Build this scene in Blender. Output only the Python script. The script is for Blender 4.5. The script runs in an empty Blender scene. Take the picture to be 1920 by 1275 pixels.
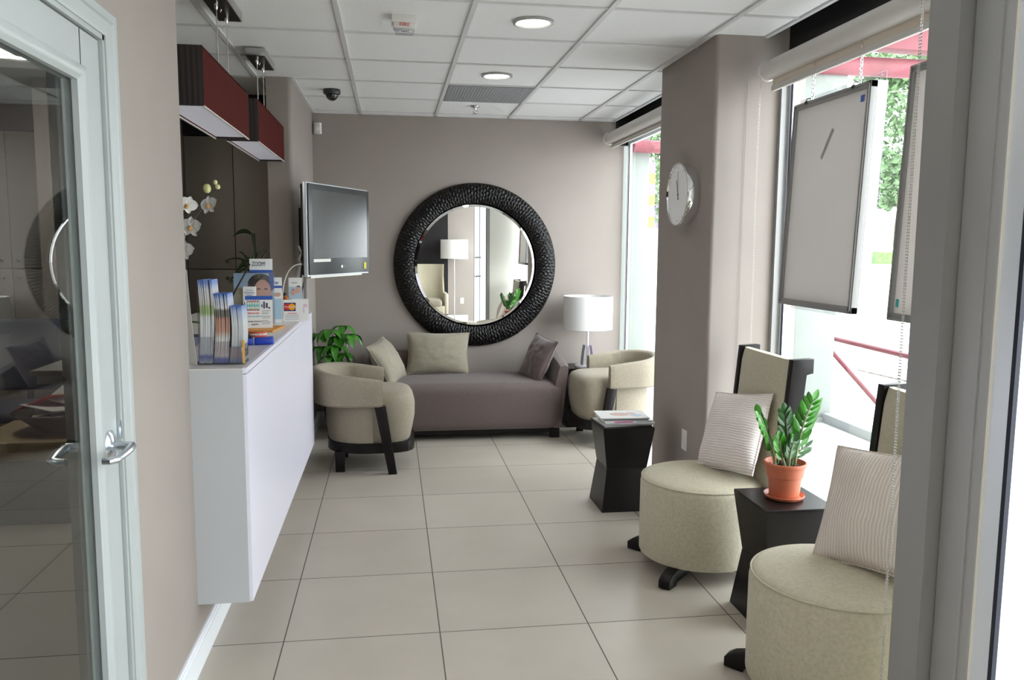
import bpy, bmesh, math, random
from mathutils import Vector, Matrix, Euler, noise
PI = math.pi
R = math.radians
random.seed(4)
scene = bpy.context.scene
col = scene.collection

# ------------------------------------------------------------------ materials
def mat(name, color, rough=.5, metal=0.0, spec=.5, var=0.0, vscale=20, bump=0.0, bscale=200, coat=0.0, stretch=None, sheen=0.0, emit=None, trans=0.0, subsurf=0.0):
    m = bpy.data.materials.new(name); m.use_nodes = True
    nt = m.node_tree; b = nt.nodes['Principled BSDF']
    c = tuple(color) + (1,) if len(color) == 3 else color
    b.inputs['Base Color'].default_value = c
    b.inputs['Roughness'].default_value = rough
    b.inputs['Metallic'].default_value = metal
    b.inputs['Specular IOR Level'].default_value = spec
    b.inputs['Coat Weight'].default_value = coat
    b.inputs['Sheen Weight'].default_value = sheen
    b.inputs['Transmission Weight'].default_value = trans
    if emit:
        b.inputs['Emission Color'].default_value = tuple(emit[0]) + (1,)
        b.inputs['Emission Strength'].default_value = emit[1]
    tc = nt.nodes.new('ShaderNodeTexCoord'); mp = nt.nodes.new('ShaderNodeMapping')
    nt.links.new(tc.outputs['Object'], mp.inputs['Vector'])
    if stretch: mp.inputs['Scale'].default_value = stretch
    if var:
        n = nt.nodes.new('ShaderNodeTexNoise'); n.inputs['Scale'].default_value = vscale; n.inputs['Detail'].default_value = 4
        nt.links.new(mp.outputs['Vector'], n.inputs['Vector'])
        r = nt.nodes.new('ShaderNodeValToRGB')
        r.color_ramp.elements[0].position = .3; r.color_ramp.elements[1].position = .7
        r.color_ramp.elements[0].color = tuple(max(0, x*(1-var)) for x in color[:3]) + (1,)
        r.color_ramp.elements[1].color = tuple(min(1, x*(1+var)) for x in color[:3]) + (1,)
        nt.links.new(n.outputs['Fac'], r.inputs['Fac']); nt.links.new(r.outputs['Color'], b.inputs['Base Color'])
    if bump:
        n2 = nt.nodes.new('ShaderNodeTexNoise'); n2.inputs['Scale'].default_value = bscale; n2.inputs['Detail'].default_value = 3
        nt.links.new(mp.outputs['Vector'], n2.inputs['Vector'])
        bp = nt.nodes.new('ShaderNodeBump'); bp.inputs['Strength'].default_value = bump; bp.inputs['Distance'].default_value = .002
        nt.links.new(n2.outputs['Fac'], bp.inputs['Height']); nt.links.new(bp.outputs['Normal'], b.inputs['Normal'])
    return m

def glass_mat(name, tint=(.96,.98,.97), base=.04, rough=0.0, gain=1.0):
    """thin clear sheet: transparent with a view-angle reflection on each face"""
    m = bpy.data.materials.new(name); m.use_nodes = True
    nt = m.node_tree; nt.nodes.clear()
    out = nt.nodes.new('ShaderNodeOutputMaterial'); mix = nt.nodes.new('ShaderNodeMixShader')
    tr = nt.nodes.new('ShaderNodeBsdfTransparent'); tr.inputs['Color'].default_value = tint + (1,)
    gl = nt.nodes.new('ShaderNodeBsdfGlossy'); gl.inputs['Roughness'].default_value = rough
    g = nt.nodes.new('ShaderNodeNewGeometry')
    dot = nt.nodes.new('ShaderNodeVectorMath'); dot.operation = 'DOT_PRODUCT'
    nt.links.new(g.outputs['Normal'], dot.inputs[0]); nt.links.new(g.outputs['Incoming'], dot.inputs[1])
    def M(op, a, b=None):
        n = nt.nodes.new('ShaderNodeMath'); n.operation = op
        if isinstance(a, (int, float)): n.inputs[0].default_value = a
        else: nt.links.new(a, n.inputs[0])
        if b is not None:
            if isinstance(b, (int, float)): n.inputs[1].default_value = b
            else: nt.links.new(b, n.inputs[1])
        return n.outputs[0]
    a = M('ABSOLUTE', dot.outputs['Value']); s = M('SUBTRACT', 1.0, a); p = M('POWER', s, 5.0)
    f = M('ADD', M('MULTIPLY', p, (1-base)*gain), base)
    nt.links.new(f, mix.inputs['Fac']); nt.links.new(tr.outputs[0], mix.inputs[1]); nt.links.new(gl.outputs[0], mix.inputs[2])
    nt.links.new(mix.outputs[0], out.inputs['Surface'])
    return m

def tile_mat():
    """large beige porcelain floor tiles with grey joints"""
    m = bpy.data.materials.new('floor_tile'); m.use_nodes = True
    nt = m.node_tree; b = nt.nodes['Principled BSDF']
    g = nt.nodes.new('ShaderNodeNewGeometry'); sep = nt.nodes.new('ShaderNodeSeparateXYZ')
    nt.links.new(g.outputs['Position'], sep.inputs[0])
    def M(op, a, b_=None, c_=None):
        n = nt.nodes.new('ShaderNodeMath'); n.operation = op
        for i, v in enumerate((a, b_, c_)):
            if v is None: continue
            if isinstance(v, (int, float)): n.inputs[i].default_value = v
            else: nt.links.new(v, n.inputs[i])
        return n.outputs[0]
    S = .5972
    u = M('DIVIDE', M('SUBTRACT', sep.outputs[0], -.4216), S); v = M('DIVIDE', M('SUBTRACT', sep.outputs[1], 5.458), S)
    fu = M('ABSOLUTE', M('SUBTRACT', M('FRACT', M('ADD', u, .5)), .5)); fv = M('ABSOLUTE', M('SUBTRACT', M('FRACT', M('ADD', v, .5)), .5))
    d = M('MINIMUM', fu, fv)
    line = M('LESS_THAN', d, .0042)
    cid = nt.nodes.new('ShaderNodeCombineXYZ'); nt.links.new(M('FLOOR', u), cid.inputs[0]); nt.links.new(M('FLOOR', v), cid.inputs[1])
    wn = nt.nodes.new('ShaderNodeTexWhiteNoise'); wn.noise_dimensions = '3D'; nt.links.new(cid.outputs[0], wn.inputs['Vector'])
    n1 = nt.nodes.new('ShaderNodeTexNoise'); n1.inputs['Scale'].default_value = 3.5; n1.inputs['Detail'].default_value = 6
    nt.links.new(g.outputs['Position'], n1.inputs['Vector'])
    mixv = M('ADD', M('MULTIPLY', wn.outputs['Value'], .25), M('MULTIPLY', n1.outputs['Fac'], .75))
    ra = nt.nodes.new('ShaderNodeValToRGB')
    ra.color_ramp.elements[0].position = .2; ra.color_ramp.elements[0].color = (.385, .345, .29, 1)
    ra.color_ramp.elements[1].position = .8; ra.color_ramp.elements[1].color = (.475, .43, .37, 1)
    nt.links.new(mixv, ra.inputs['Fac'])
    mx = nt.nodes.new('ShaderNodeMix'); mx.data_type = 'RGBA'
    nt.links.new(line, mx.inputs['Factor']); nt.links.new(ra.outputs['Color'], mx.inputs[6]); mx.inputs[7].default_value = (.10, .092, .08, 1)
    nt.links.new(mx.outputs[2], b.inputs['Base Color'])
    b.inputs['Roughness'].default_value = .33
    rr = M('ADD', .30, M('MULTIPLY', n1.outputs['Fac'], .12)); rr2 = M('MAXIMUM', rr, M('MULTIPLY', line, .9)); nt.links.new(rr2, b.inputs['Roughness'])
    h = M('SUBTRACT', 1.0, line)
    bp = nt.nodes.new('ShaderNodeBump'); bp.inputs['Strength'].default_value = .5; bp.inputs['Distance'].default_value = .002
    nt.links.new(h, bp.inputs['Height']); nt.links.new(bp.outputs['Normal'], b.inputs['Normal'])
    return m

def band_mat(name, bands, rough=.4, axis=2, streak=True):
    """printed paper: colour bands along one axis (object coordinates), list of (height, colour)"""
    m = bpy.data.materials.new(name); m.use_nodes = True
    nt = m.node_tree; b = nt.nodes['Principled BSDF']; b.inputs['Roughness'].default_value = rough
    tc = nt.nodes.new('ShaderNodeTexCoord'); sep = nt.nodes.new('ShaderNodeSeparateXYZ'); nt.links.new(tc.outputs['Generated'], sep.inputs[0])
    r = nt.nodes.new('ShaderNodeValToRGB'); r.color_ramp.interpolation = 'LINEAR'
    els = r.color_ramp.elements
    els[0].position = bands[0][0]; els[0].color = bands[0][1] + (1,)
    els[1].position = bands[-1][0]; els[1].color = bands[-1][1] + (1,)
    for p, c in bands[1:-1]:
        e = els.new(p); e.color = c + (1,)
    nt.links.new(sep.outputs[axis], r.inputs['Fac']); nt.links.new(r.outputs['Color'], b.inputs['Base Color'])
    return m

def wave_mat(name, color, dark, scale, rough=.7, direction='X', bump=.4, dist=1.5, rot=(0,0,0)):
    m = mat(name, color, rough); nt = m.node_tree; b = nt.nodes['Principled BSDF']
    tc = nt.nodes.new('ShaderNodeTexCoord'); mp = nt.nodes.new('ShaderNodeMapping'); nt.links.new(tc.outputs['Object'], mp.inputs['Vector'])
    mp.inputs['Rotation'].default_value = rot
    w = nt.nodes.new('ShaderNodeTexWave'); w.bands_direction = direction; w.inputs['Scale'].default_value = scale
    w.inputs['Distortion'].default_value = dist; w.inputs['Detail'].default_value = 3; w.inputs['Detail Scale'].default_value = .6
    nt.links.new(mp.outputs['Vector'], w.inputs['Vector'])
    r = nt.nodes.new('ShaderNodeValToRGB'); r.color_ramp.elements[0].color = tuple(dark)+(1,); r.color_ramp.elements[1].color = tuple(color)+(1,)
    nt.links.new(w.outputs['Fac'], r.inputs['Fac']); nt.links.new(r.outputs['Color'], b.inputs['Base Color'])
    bp = nt.nodes.new('ShaderNodeBump'); bp.inputs['Strength'].default_value = bump; bp.inputs['Distance'].default_value = .003
    nt.links.new(w.outputs['Fac'], bp.inputs['Height']); nt.links.new(bp.outputs['Normal'], b.inputs['Normal'])
    return m

M_ = {}
M_['wall'] = mat('taupe_paint', (.315, .275, .25), .75, spec=.25, var=.03, vscale=3, bump=.12, bscale=260)
M_['creamwall'] = mat('cream_paint', (.80, .78, .71), .7, spec=.25, bump=.1, bscale=260)
M_['walldark'] = mat('charcoal_paint', (.022, .020, .022), .7, spec=.2)
M_['white'] = mat('white_paint', (.74, .76, .75), .45, var=.02, vscale=4)
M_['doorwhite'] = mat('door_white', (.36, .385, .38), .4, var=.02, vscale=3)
M_['baseb'] = mat('baseboard_white', (.78, .80, .83), .4)
M_['ceil'] = mat('ceiling_tile', (.80, .80, .80), .95, spec=.1, var=.035, vscale=90, bump=.5, bscale=420)
M_['grid'] = mat('ceiling_grid', (.60, .60, .60), .5)
M_['floor'] = tile_mat()
M_['lam'] = mat('white_laminate', (.74, .72, .82), .28, var=.01, vscale=2)
M_['lamtop'] = mat('worktop_laminate', (.62, .60, .58), .25)
M_['cab'] = mat('cabinet_laminate', (.26, .235, .20), .5, var=.03, vscale=3)
M_['black'] = mat('black_paint', (.008, .008, .009), .6)
M_['wood'] = mat('espresso_wood', (.009, .007, .007), .32, var=.35, vscale=6, stretch=(1, 1, .15), spec=.18)
M_['wood2'] = mat('dark_brown_veneer', (.040, .020, .016), .3, var=.3, vscale=8, stretch=(1, 1, .2))
M_['mauve'] = mat('mauve_upholstery', (.105, .076, .072), .85, var=.06, vscale=60, bump=.25, bscale=700, sheen=.15)
M_['beige'] = mat('beige_upholstery', (.27, .232, .175), .85, var=.09, vscale=70, bump=.35, bscale=600, sheen=.1)
M_['linen'] = mat('linen_cushion', (.28, .25, .19), .8, var=.06, vscale=50, bump=.3, bscale=500, sheen=.2)
M_['brownc'] = mat('brown_satin', (.105, .072, .072), .45, var=.08, vscale=40, sheen=.4)
M_['cream'] = mat('cream_felt', (.47, .43, .32), .85, var=.10, vscale=80, bump=.4, bscale=650, sheen=.15)
M_['ivory1'] = wave_mat('ivory_pleated', (.78, .71, .68), (.64, .58, .55), 26, .5, 'Z', .5, 4)
M_['ivory2'] = wave_mat('ivory_pleated_fine', (.72, .64, .58), (.56, .49, .44), 26, .5, 'X', .5, 3)
M_['red'] = mat('oxblood_shade', (.070, .010, .008), .9, spec=.12, var=.12, vscale=60, stretch=(1, 1, .3))
M_['stripe'] = wave_mat('black_striped_shade', (.028, .018, .015), (.009, .006, .006), 16, .6, 'X', .1, 0.5)
M_['diff'] = mat('diffuser_acrylic', (.68, .68, .76), .35, emit=((.9, .9, 1.0), .10))
M_['steel'] = mat('brushed_steel', (.50, .49, .48), .35, metal=1.0)
M_['chrome'] = mat('chrome', (.82, .83, .85), .08, metal=1.0)
M_['satin'] = mat('satin_chrome', (.62, .66, .72), .22, metal=1.0)
M_['mirror'] = mat('mirror_silver', (.93, .94, .93), .0, metal=1.0)
M_['ebony'] = mat('ebony_carved', (.006, .005, .005), .33, spec=.35)
M_['alu'] = mat('grey_aluminium', (.29, .285, .28), .45, metal=.25)
M_['alu2'] = mat('light_aluminium', (.36, .36, .36), .4, metal=.2)
M_['silver'] = mat('silver_frame', (.72, .76, .82), .35, metal=.3)
M_['gasket'] = mat('black_gasket', (.006, .008, .022), .6)
M_['blind'] = mat('roller_fabric', (.60, .575, .54), .8, bump=.2, bscale=800)
M_['blindc'] = mat('roller_fabric_cream', (.70, .62, .52), .8)
M_['glass'] = glass_mat('window_glass')
M_['dglass'] = glass_mat('door_glass', (.86, .88, .87), .05, 0.0, 1.0)
M_['acryl'] = glass_mat('clear_acrylic', (.90, .91, .93), .07)
def sheet_mat(name, color, f_):
    m = mat(name, color, .6); nt = m.node_tree; b = nt.nodes['Principled BSDF']; out = nt.nodes['Material Output']
    tr = nt.nodes.new('ShaderNodeBsdfTranslucent'); tr.inputs['Color'].default_value = tuple(color)+(1,); mx = nt.nodes.new('ShaderNodeMixShader'); mx.inputs[0].default_value = f_
    nt.links.new(b.outputs[0], mx.inputs[1]); nt.links.new(tr.outputs[0], mx.inputs[2]); nt.links.new(mx.outputs[0], out.inputs['Surface']); return m
M_['panel'] = sheet_mat('translucent_panel', (.56, .53, .505), .42)
M_['panel_old'] = mat('translucent_panel', (.52, .50, .485), .5, var=.03, vscale=2, stretch=(1, 1, .1))
M_['tv'] = mat('tv_bezel', (.035, .036, .040), .35)
M_['screen'] = mat('tv_screen', (.030, .031, .034), .26, spec=1.0)
M_['terra'] = mat('terracotta', (.47, .125, .060), .5, var=.08, vscale=12)
M_['soil'] = mat('potting_soil', (.020, .013, .009), .95, var=.6, vscale=90, bump=1.0, bscale=150)
M_['leaf'] = mat('glossy_leaf', (.040, .20, .014), .28, var=.35, vscale=14, spec=.6)
M_['leafd'] = mat('deep_leaf', (.022, .085, .018), .35, var=.3, vscale=14)
M_['leafs'] = mat('dark_bamboo_leaf', (.014, .035, .008), .45)
M_['stem'] = mat('pale_stem', (.17, .22, .10), .5, var=.3, vscale=30)
M_['stemd'] = mat('dark_stem', (.03, .035, .016), .6)
M_['petal'] = mat('orchid_petal', (.80, .79, .77), .55, var=.04, vscale=20)
M_['petaly'] = mat('orchid_bud', (.62, .62, .28), .5)
M_['lip'] = mat('orchid_lip', (.62, .35, .12), .5)
M_['shade'] = mat('white_shade', (.80, .80, .79), .7)
M_['wplastic'] = mat('white_plastic', (.72, .71, .68), .4)
M_['lampwhite'] = mat('white_lacquer', (.80, .80, .84), .2)
M_['lampglow'] = mat('downlight_lamp', (.9, .9, .85), .4, emit=((1, .97, .88), 9))
M_['troffer'] = mat('troffer_lens', (.9, .9, .8), .4, emit=((1, .96, .78), 1.6))
M_['paper'] = mat('white_paper', (.80, .80, .79), .5)
M_['papgrey'] = mat('off_white_paper', (.52, .49, .46), .5)
M_['blue'] = mat('print_blue', (.03, .10, .42), .4)
M_['txtdark'] = mat('print_dark', (.05, .06, .12), .5)
M_['txtgrey'] = mat('print_grey', (.30, .32, .36), .5)
M_['txtred'] = mat('print_red', (.62, .05, .06), .5)
M_['txtcyan'] = mat('print_cyan', (.16, .48, .52), .5)
M_['mcred'] = mat('card_red', (.62, .02, .02), .4)
M_['mcyel'] = mat('card_orange', (.85, .36, .02), .4)
M_['mcnavy'] = mat('card_navy', (.01, .03, .12), .4)
M_['orange'] = mat('orange_folder', (.62, .27, .035), .5)
M_['bluep'] = mat('blue_case', (.012, .045, .42), .35)
M_['gum'] = mat('model_gum', (.52, .07, .05), .3)
M_['tooth'] = mat('model_tooth', (.75, .70, .58), .25)
M_['skin'] = mat('print_skin', (.62, .36, .29), .5)
M_['hair'] = mat('print_hair', (.035, .025, .025), .5)
M_['skyp'] = mat('print_pale_blue', (.42, .56, .68), .5)
M_['pink'] = mat('print_pink', (.66, .10, .38), .4)
M_['lilac'] = mat('print_lilac', (.56, .42, .66), .4)
M_['conc'] = mat('pale_concrete', (.62, .61, .60), .9, var=.05, vscale=.6, bump=.2, bscale=40)
M_['curb'] = mat('kerb_concrete', (.33, .35, .36), .9, var=.05, vscale=3)
M_['stucco'] = mat('pale_stucco', (.24, .26, .24), .95, var=.03, vscale=5, bump=.5, bscale=120)
M_['stuccoc'] = mat('cream_stucco', (.60, .56, .48), .95, var=.03, vscale=5, bump=.5, bscale=120)
M_['redst'] = mat('faded_red_steel', (.21, .045, .06), .6, var=.15, vscale=4)
M_['purple'] = mat('slate_roof_panel', (.16, .13, .20), .6, var=.2, vscale=5)
M_['tree'] = mat('tree_leaf', (.075, .14, .05), .5, var=.4, vscale=3)
M_['bark'] = mat('tree_bark', (.12, .09, .07), .9, var=.3, vscale=8)
M_['hedge'] = mat('hedge_leaf', (.10, .26, .05), .7, var=.35, vscale=3)
M_['lawn'] = mat('lawn', (.17, .33, .08), .95, var=.2, vscale=3)
M_['mulch'] = mat('mulch_bed', (.16, .14, .13), .95, var=.7, vscale=16)
M_['bus'] = mat('bus_orange', (.65, .32, .03), .4)
M_['rubber'] = mat('black_rubber', (.012, .012, .012), .7)
M_['banner1'] = mat('banner_orange', (.75, .20, .05), .7)
M_['banner2'] = mat('banner_purple', (.22, .12, .50), .7)
M_['vent'] = mat('perforated_grille', (.30, .305, .32), .6, var=.05, vscale=300)
M_['clockface'] = mat('clock_face', (.85, .85, .84), .5)
M_['darkbowl'] = mat('dark_bowl', (.030, .026, .024), .4)
M_['sand'] = mat('light_oak', (.42, .33, .22), .5, var=.1, vscale=6, stretch=(.2, 1, 1))
M_['bluegrey'] = mat('blue_grey_fabric', (.09, .10, .14), .8)

# ------------------------------------------------------------------ geometry
class MB:
    def __init__(s): s.bm = bmesh.new()
    def _add(s, vs, fs, M=None):
        M = M or Matrix()
        bv = [s.bm.verts.new(M @ Vector(v)) for v in vs]
        out = []
        for f in fs:
            try: out.append(s.bm.faces.new([bv[i] for i in f]))
            except ValueError: pass
        return bv, out
    def box(s, lo, hi, bevel=0.0, seg=2, M=None):
        x0, y0, z0 = lo; x1, y1, z1 = hi
        vs = [(x0,y0,z0),(x1,y0,z0),(x1,y1,z0),(x0,y1,z0),(x0,y0,z1),(x1,y0,z1),(x1,y1,z1),(x0,y1,z1)]
        fs = [(0,3,2,1),(4,5,6,7),(0,1,5,4),(1,2,6,5),(2,3,7,6),(3,0,4,7)]
        bv, _ = s._add(vs, fs, M)
        if bevel:
            es = list({e for v in bv for e in v.link_edges})
            bmesh.ops.bevel(s.bm, geom=es, offset=bevel, segments=seg, affect='EDGES', profile=.5, clamp_overlap=True)
        return s
    def loft(s, rings, cap=True, closed=True, M=None):
        n = len(rings[0]); vs = [p for r in rings for p in r]; fs = []
        for i in range(len(rings)-1):
            for j in range(n if closed else n-1):
                a = i*n+j; b = i*n+(j+1) % n
                fs.append((a, b, b+n, a+n))
        if cap:
            fs.append(tuple(reversed(range(n)))); fs.append(tuple((len(rings)-1)*n+j for j in range(n)))
        s._add(vs, fs, M); return s
    def prism(s, poly, axis, a, b, M=None, bevel=0.0, seg=2):
        def P(p, t):
            if axis == 'z': return (p[0], p[1], t)
            if axis == 'y': return (p[0], t, p[1])
            return (t, p[0], p[1])
        n = len(poly); vs = [P(p, a) for p in poly] + [P(p, b) for p in poly]
        fs = [tuple(range(n)), tuple(range(2*n-1, n-1, -1))] + [(i, i+n, (i+1) % n+n, (i+1) % n) for i in range(n)]
        bv, _ = s._add(vs, fs, M)
        if bevel:
            es = list({e for v in bv for e in v.link_edges})
            bmesh.ops.bevel(s.bm, geom=es, offset=bevel, segments=seg, affect='EDGES', profile=.5, clamp_overlap=True)
        return s
    def lathe(s, prof, n=32, M=None, cap=True):
        rings = [[(r*math.cos(2*PI*j/n), r*math.sin(2*PI*j/n), z) for j in range(n)] for r, z in prof]
        return s.loft(rings, cap=cap, M=M)
    def tube(s, pts, r, n=8, M=None, rs=None):
        pts = [Vector(p) for p in pts]; rings = []; up = None
        for i, p in enumerate(pts):
            t = (pts[min(i+1, len(pts)-1)] - pts[max(i-1, 0)]).normalized()
            if up is None: up = Vector((0,0,1)) if abs(t.z) < .9 else Vector((1,0,0))
            x = t.cross(up).normalized(); y = x.cross(t).normalized(); up = y
            rr = rs[i] if rs else r
            rings.append([tuple(p + x*rr*math.cos(2*PI*j/n) + y*rr*math.sin(2*PI*j/n)) for j in range(n)])
        return s.loft(rings, M=M)
    def sphere(s, c, r, n=12, sc=(1,1,1), M=None):
        rings = []
        for i in range(1, n):
            a = PI*i/n
            rings.append([(c[0]+r*sc[0]*math.sin(a)*math.cos(2*PI*j/(2*n)), c[1]+r*sc[1]*math.sin(a)*math.sin(2*PI*j/(2*n)), c[2]-r*sc[2]*math.cos(a)) for j in range(2*n)])
        return s.loft(rings, M=M)
    def torus(s, R0, r, n=24, k=8, M=None, sc=(1,1)):
        vs = []; fs = []
        for i in range(n):
            a = 2*PI*i/n
            for j in range(k):
                b = 2*PI*j/k
                vs.append(((R0*sc[0]+r*math.cos(b))*math.cos(a), (R0*sc[1]+r*math.cos(b))*math.sin(a), r*math.sin(b)))
        for i in range(n):
            for j in range(k):
                fs.append((i*k+j, ((i+1) % n)*k+j, ((i+1) % n)*k+(j+1) % k, i*k+(j+1) % k))
        s._add(vs, fs, M); return s
    def quad(s, pts, M=None): s._add(pts, [tuple(range(len(pts)))], M); return s
    def build(s, name, m, parent=None, smooth=True, angle=35, loc=None, rot=None):
        bmesh.ops.remove_doubles(s.bm, verts=s.bm.verts, dist=1e-6)
        bmesh.ops.recalc_face_normals(s.bm, faces=s.bm.faces)
        me = bpy.data.meshes.new(name); s.bm.to_mesh(me); s.bm.free()
        me.materials.append(M_[m] if isinstance(m, str) else m)
        if smooth and len(me.polygons):
            me.polygons.foreach_set('use_smooth', [True]*len(me.polygons)); me.set_sharp_from_angle(angle=R(angle))
        o = bpy.data.objects.new(name, me); col.objects.link(o)
        if parent: o.parent = parent
        if loc: o.location = loc
        if rot: o.rotation_euler = rot
        return o

def tag(o, label, cat, group=None, kind=None):
    o['label'] = label; o['category'] = cat
    if group: o['group'] = group
    if kind: o['kind'] = kind
    return o
def struct(o, label=None):
    o['kind'] = 'structure'
    if label: o['label'] = label
    return o
def empty(name, loc=(0,0,0), rz=0, rot=None):
    o = bpy.data.objects.new(name, None); col.objects.link(o); o.location = loc
    o.rotation_euler = rot if rot else (0, 0, rz); o.empty_display_size = .1
    return o
def kids(o): return [c for c in bpy.data.objects if c.parent == o]
def copy_tree(o, parent=None):
    c = o.copy(); col.objects.link(c)
    if parent: c.parent = parent
    for ch in kids(o): copy_tree(ch, c)
    return c
def text(name, body, size, m, parent, loc, rot, depth=.0006, align='CENTER', sx=1.0):
    cu = bpy.data.curves.new(name, 'FONT'); cu.body = body; cu.size = size; cu.extrude = depth; cu.align_x = align; cu.align_y = 'CENTER'
    t = bpy.data.objects.new(name, cu); col.objects.link(t)
    dg = bpy.context.evaluated_depsgraph_get(); me = bpy.data.meshes.new_from_object(t.evaluated_get(dg))
    bpy.data.objects.remove(t); bpy.data.curves.remove(cu)
    me.materials.clear(); me.materials.append(M_[m])
    o = bpy.data.objects.new(name, me); col.objects.link(o); o.parent = parent; o.location = loc; o.rotation_euler = rot; o.scale = (sx, 1, 1)
    return o
def bez(p0, p1, p2, n=10):
    p0, p1, p2 = Vector(p0), Vector(p1), Vector(p2)
    return [tuple(p0*(1-t)**2 + p1*2*t*(1-t) + p2*t*t) for t in [i/(n-1) for i in range(n)]]

# ------------------------------------------------------------------ camera
f, pi_, ya, ro = 1531.4, .1153, .1468, .0073
H = 1.515; ZC = 2.572
fw = Vector((math.sin(ya)*math.cos(pi_), math.cos(ya)*math.cos(pi_), -math.sin(pi_)))
rr = Vector((math.cos(ya), -math.sin(ya), 0)); uu = rr.cross(fw)
r2 = rr*math.cos(ro) + uu*math.sin(ro); u2 = -rr*math.sin(ro) + uu*math.cos(ro)
cam_d = bpy.data.cameras.new('camera'); cam = bpy.data.objects.new('camera', cam_d); col.objects.link(cam)
cam_d.sensor_width = 36; cam_d.sensor_fit = 'HORIZONTAL'; cam_d.lens = f/1920*36; cam_d.clip_start = .05; cam_d.clip_end = 400
Rm = Matrix((r2, u2, -fw)).transposed().to_4x4(); cam.matrix_world = Matrix.Translation((0, 0, H)) @ Rm
scene.camera = cam

# ------------------------------------------------------------------ shell
YB = 6.94; YN = -2.55; XW = -.70; XT = -.625; XL = -4.2; XG = 2.05
struct(MB().box((XL-.1, YN-.1, -.12), (XG+.02, YB+.1, 0)).build('floor', 'floor', smooth=False))
struct(MB().box((XG+.02, -60, -.30), (160, 200, -.012)).box((-60, YB+.4, -.30), (XG+.06, 200, -.012)).build('ground', 'conc', smooth=False), 'pale concrete paving outside the windows')
# ceiling: panels, exposed grid, edge trims
ce = struct(MB().box((XL, YN, ZC+.006), (1.90, YB, ZC+.05)).build('ceiling', 'ceil', smooth=False))
g = MB(); xs = [-.2343+.61*i for i in range(-6, 4)]; ys = [6.195+.6213*j for j in range(-14, 2)]
for x in xs:
    if XL < x < 1.9: g.box((x-.012, YN, ZC-.004), (x+.012, YB, ZC+.007))
for y in ys:
    if y < YB: g.box((XL, y-.009, ZC-.001), (1.9, y+.009, ZC+.007))
g.box((XL, YB-.02, ZC-.004), (1.9, YB, ZC+.007)); g.box((1.885, YN, ZC-.004), (1.905, YB, ZC+.05))
g.box((XT, 5.55, ZC-.004), (XT+.02, YB, ZC+.007))
o = g.build('ceiling_grid', 'grid', ce, smooth=False); o['kind'] = 'structure'
struct(MB().box((XL-.1, YB, 0), (1.985, YB+.14, ZC+.05)).build('wall_back', 'wall', smooth=False))
# left wall with the glazed door opening and the reception hatch
D0, D1, DT = 1.20, 2.215, 2.025
w = MB()
w.box((XW-.13, YN, 0), (XW, D0, ZC+.01)); w.box((XW-.13, D0, DT), (XW, D1, ZC+.01)); w.box((XW-.13, D1, 0), (XW, 2.95, ZC+.01))
w.box((XW-.13, 2.95, 0), (XW, 5.55, 1.03))
struct(w.build('wall_left', 'wall', smooth=False))
# far pier that carries the television, rounded front corner
pl = [(XT, YB), (XT, 5.58)] + [(XT-.03+.03*math.cos(a), 5.58-.03*math.sin(a)) for a in [R(k*15) for k in range(1, 7)]] + [(XT-.16, 5.55), (XT-.16, YB)]
struct(MB().prism(pl, 'z', 0, ZC+.01).build('wall_television', 'wall'), 'taupe wall carrying the television')
struct(MB().box((XL-.1, YN, 0), (XL, YB, ZC+.05)).build('wall_reception', 'wall', smooth=False))
struct(MB().box((-2.30, 5.85, 0), (-1.468, YB, ZC+.01)).build('wall_partition', 'wall', smooth=False))
# wall behind the viewpoint: charcoal part, taupe part
struct(MB().box((XW-.13, YN-.12, 0), (1.12, YN, ZC+.05)).build('wall_entrance', 'walldark', smooth=False))
struct(MB().box((1.12, YN-.12, 0), (2.0, YN, ZC+.05)).build('wall_front', 'wall', smooth=False))
struct(MB().box((XL-.1, YN-.12, 0), (XW-.13, YN, ZC+.05)).build('wall_office', 'wall', smooth=False))
# pillar between the windows, rounded near corner
c = .022; X0, Y0, X1, Y1 = 1.632, 4.06, 2.12, 4.92
pp = []
for cx, cy, a0 in ((X0+c, Y0+c, 180), (X1-.001, Y0, 270), (X1-.001, Y1, 0), (X0+.02, Y1-.02, 90)):
    if cx == X0+c: pp += [(cx+c*math.cos(R(a)), cy+c*math.sin(R(a))) for a in range(180, 271, 10)]
    elif cx == X0+.02: pp += [(cx+.02*math.cos(R(a)), cy+.02*math.sin(R(a))) for a in range(90, 181, 15)]
    else: pp.append((cx, cy))
struct(MB().prism(pp, 'z', 0, 2.76).build('pillar', 'wall'), 'taupe pillar with rounded corner between the windows')
# window head pocket (black) above the blinds
hd = MB().box((1.905, 1.99, 2.74), (2.16, YB, 2.80)).box((1.905, 1.99, ZC+.0), (1.915, YB, 2.76)).box((2.02, Y1, 2.44), (2.10, YB, 2.76)).box((2.02, 1.99, 2.44), (2.10, Y0, 2.76)).box((1.91, YB-.01, ZC-.2), (2.02, YB+.05, 2.76))
struct(hd.build('trim_1', 'black', smooth=False), 'black window head pocket above the roller blinds')
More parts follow.
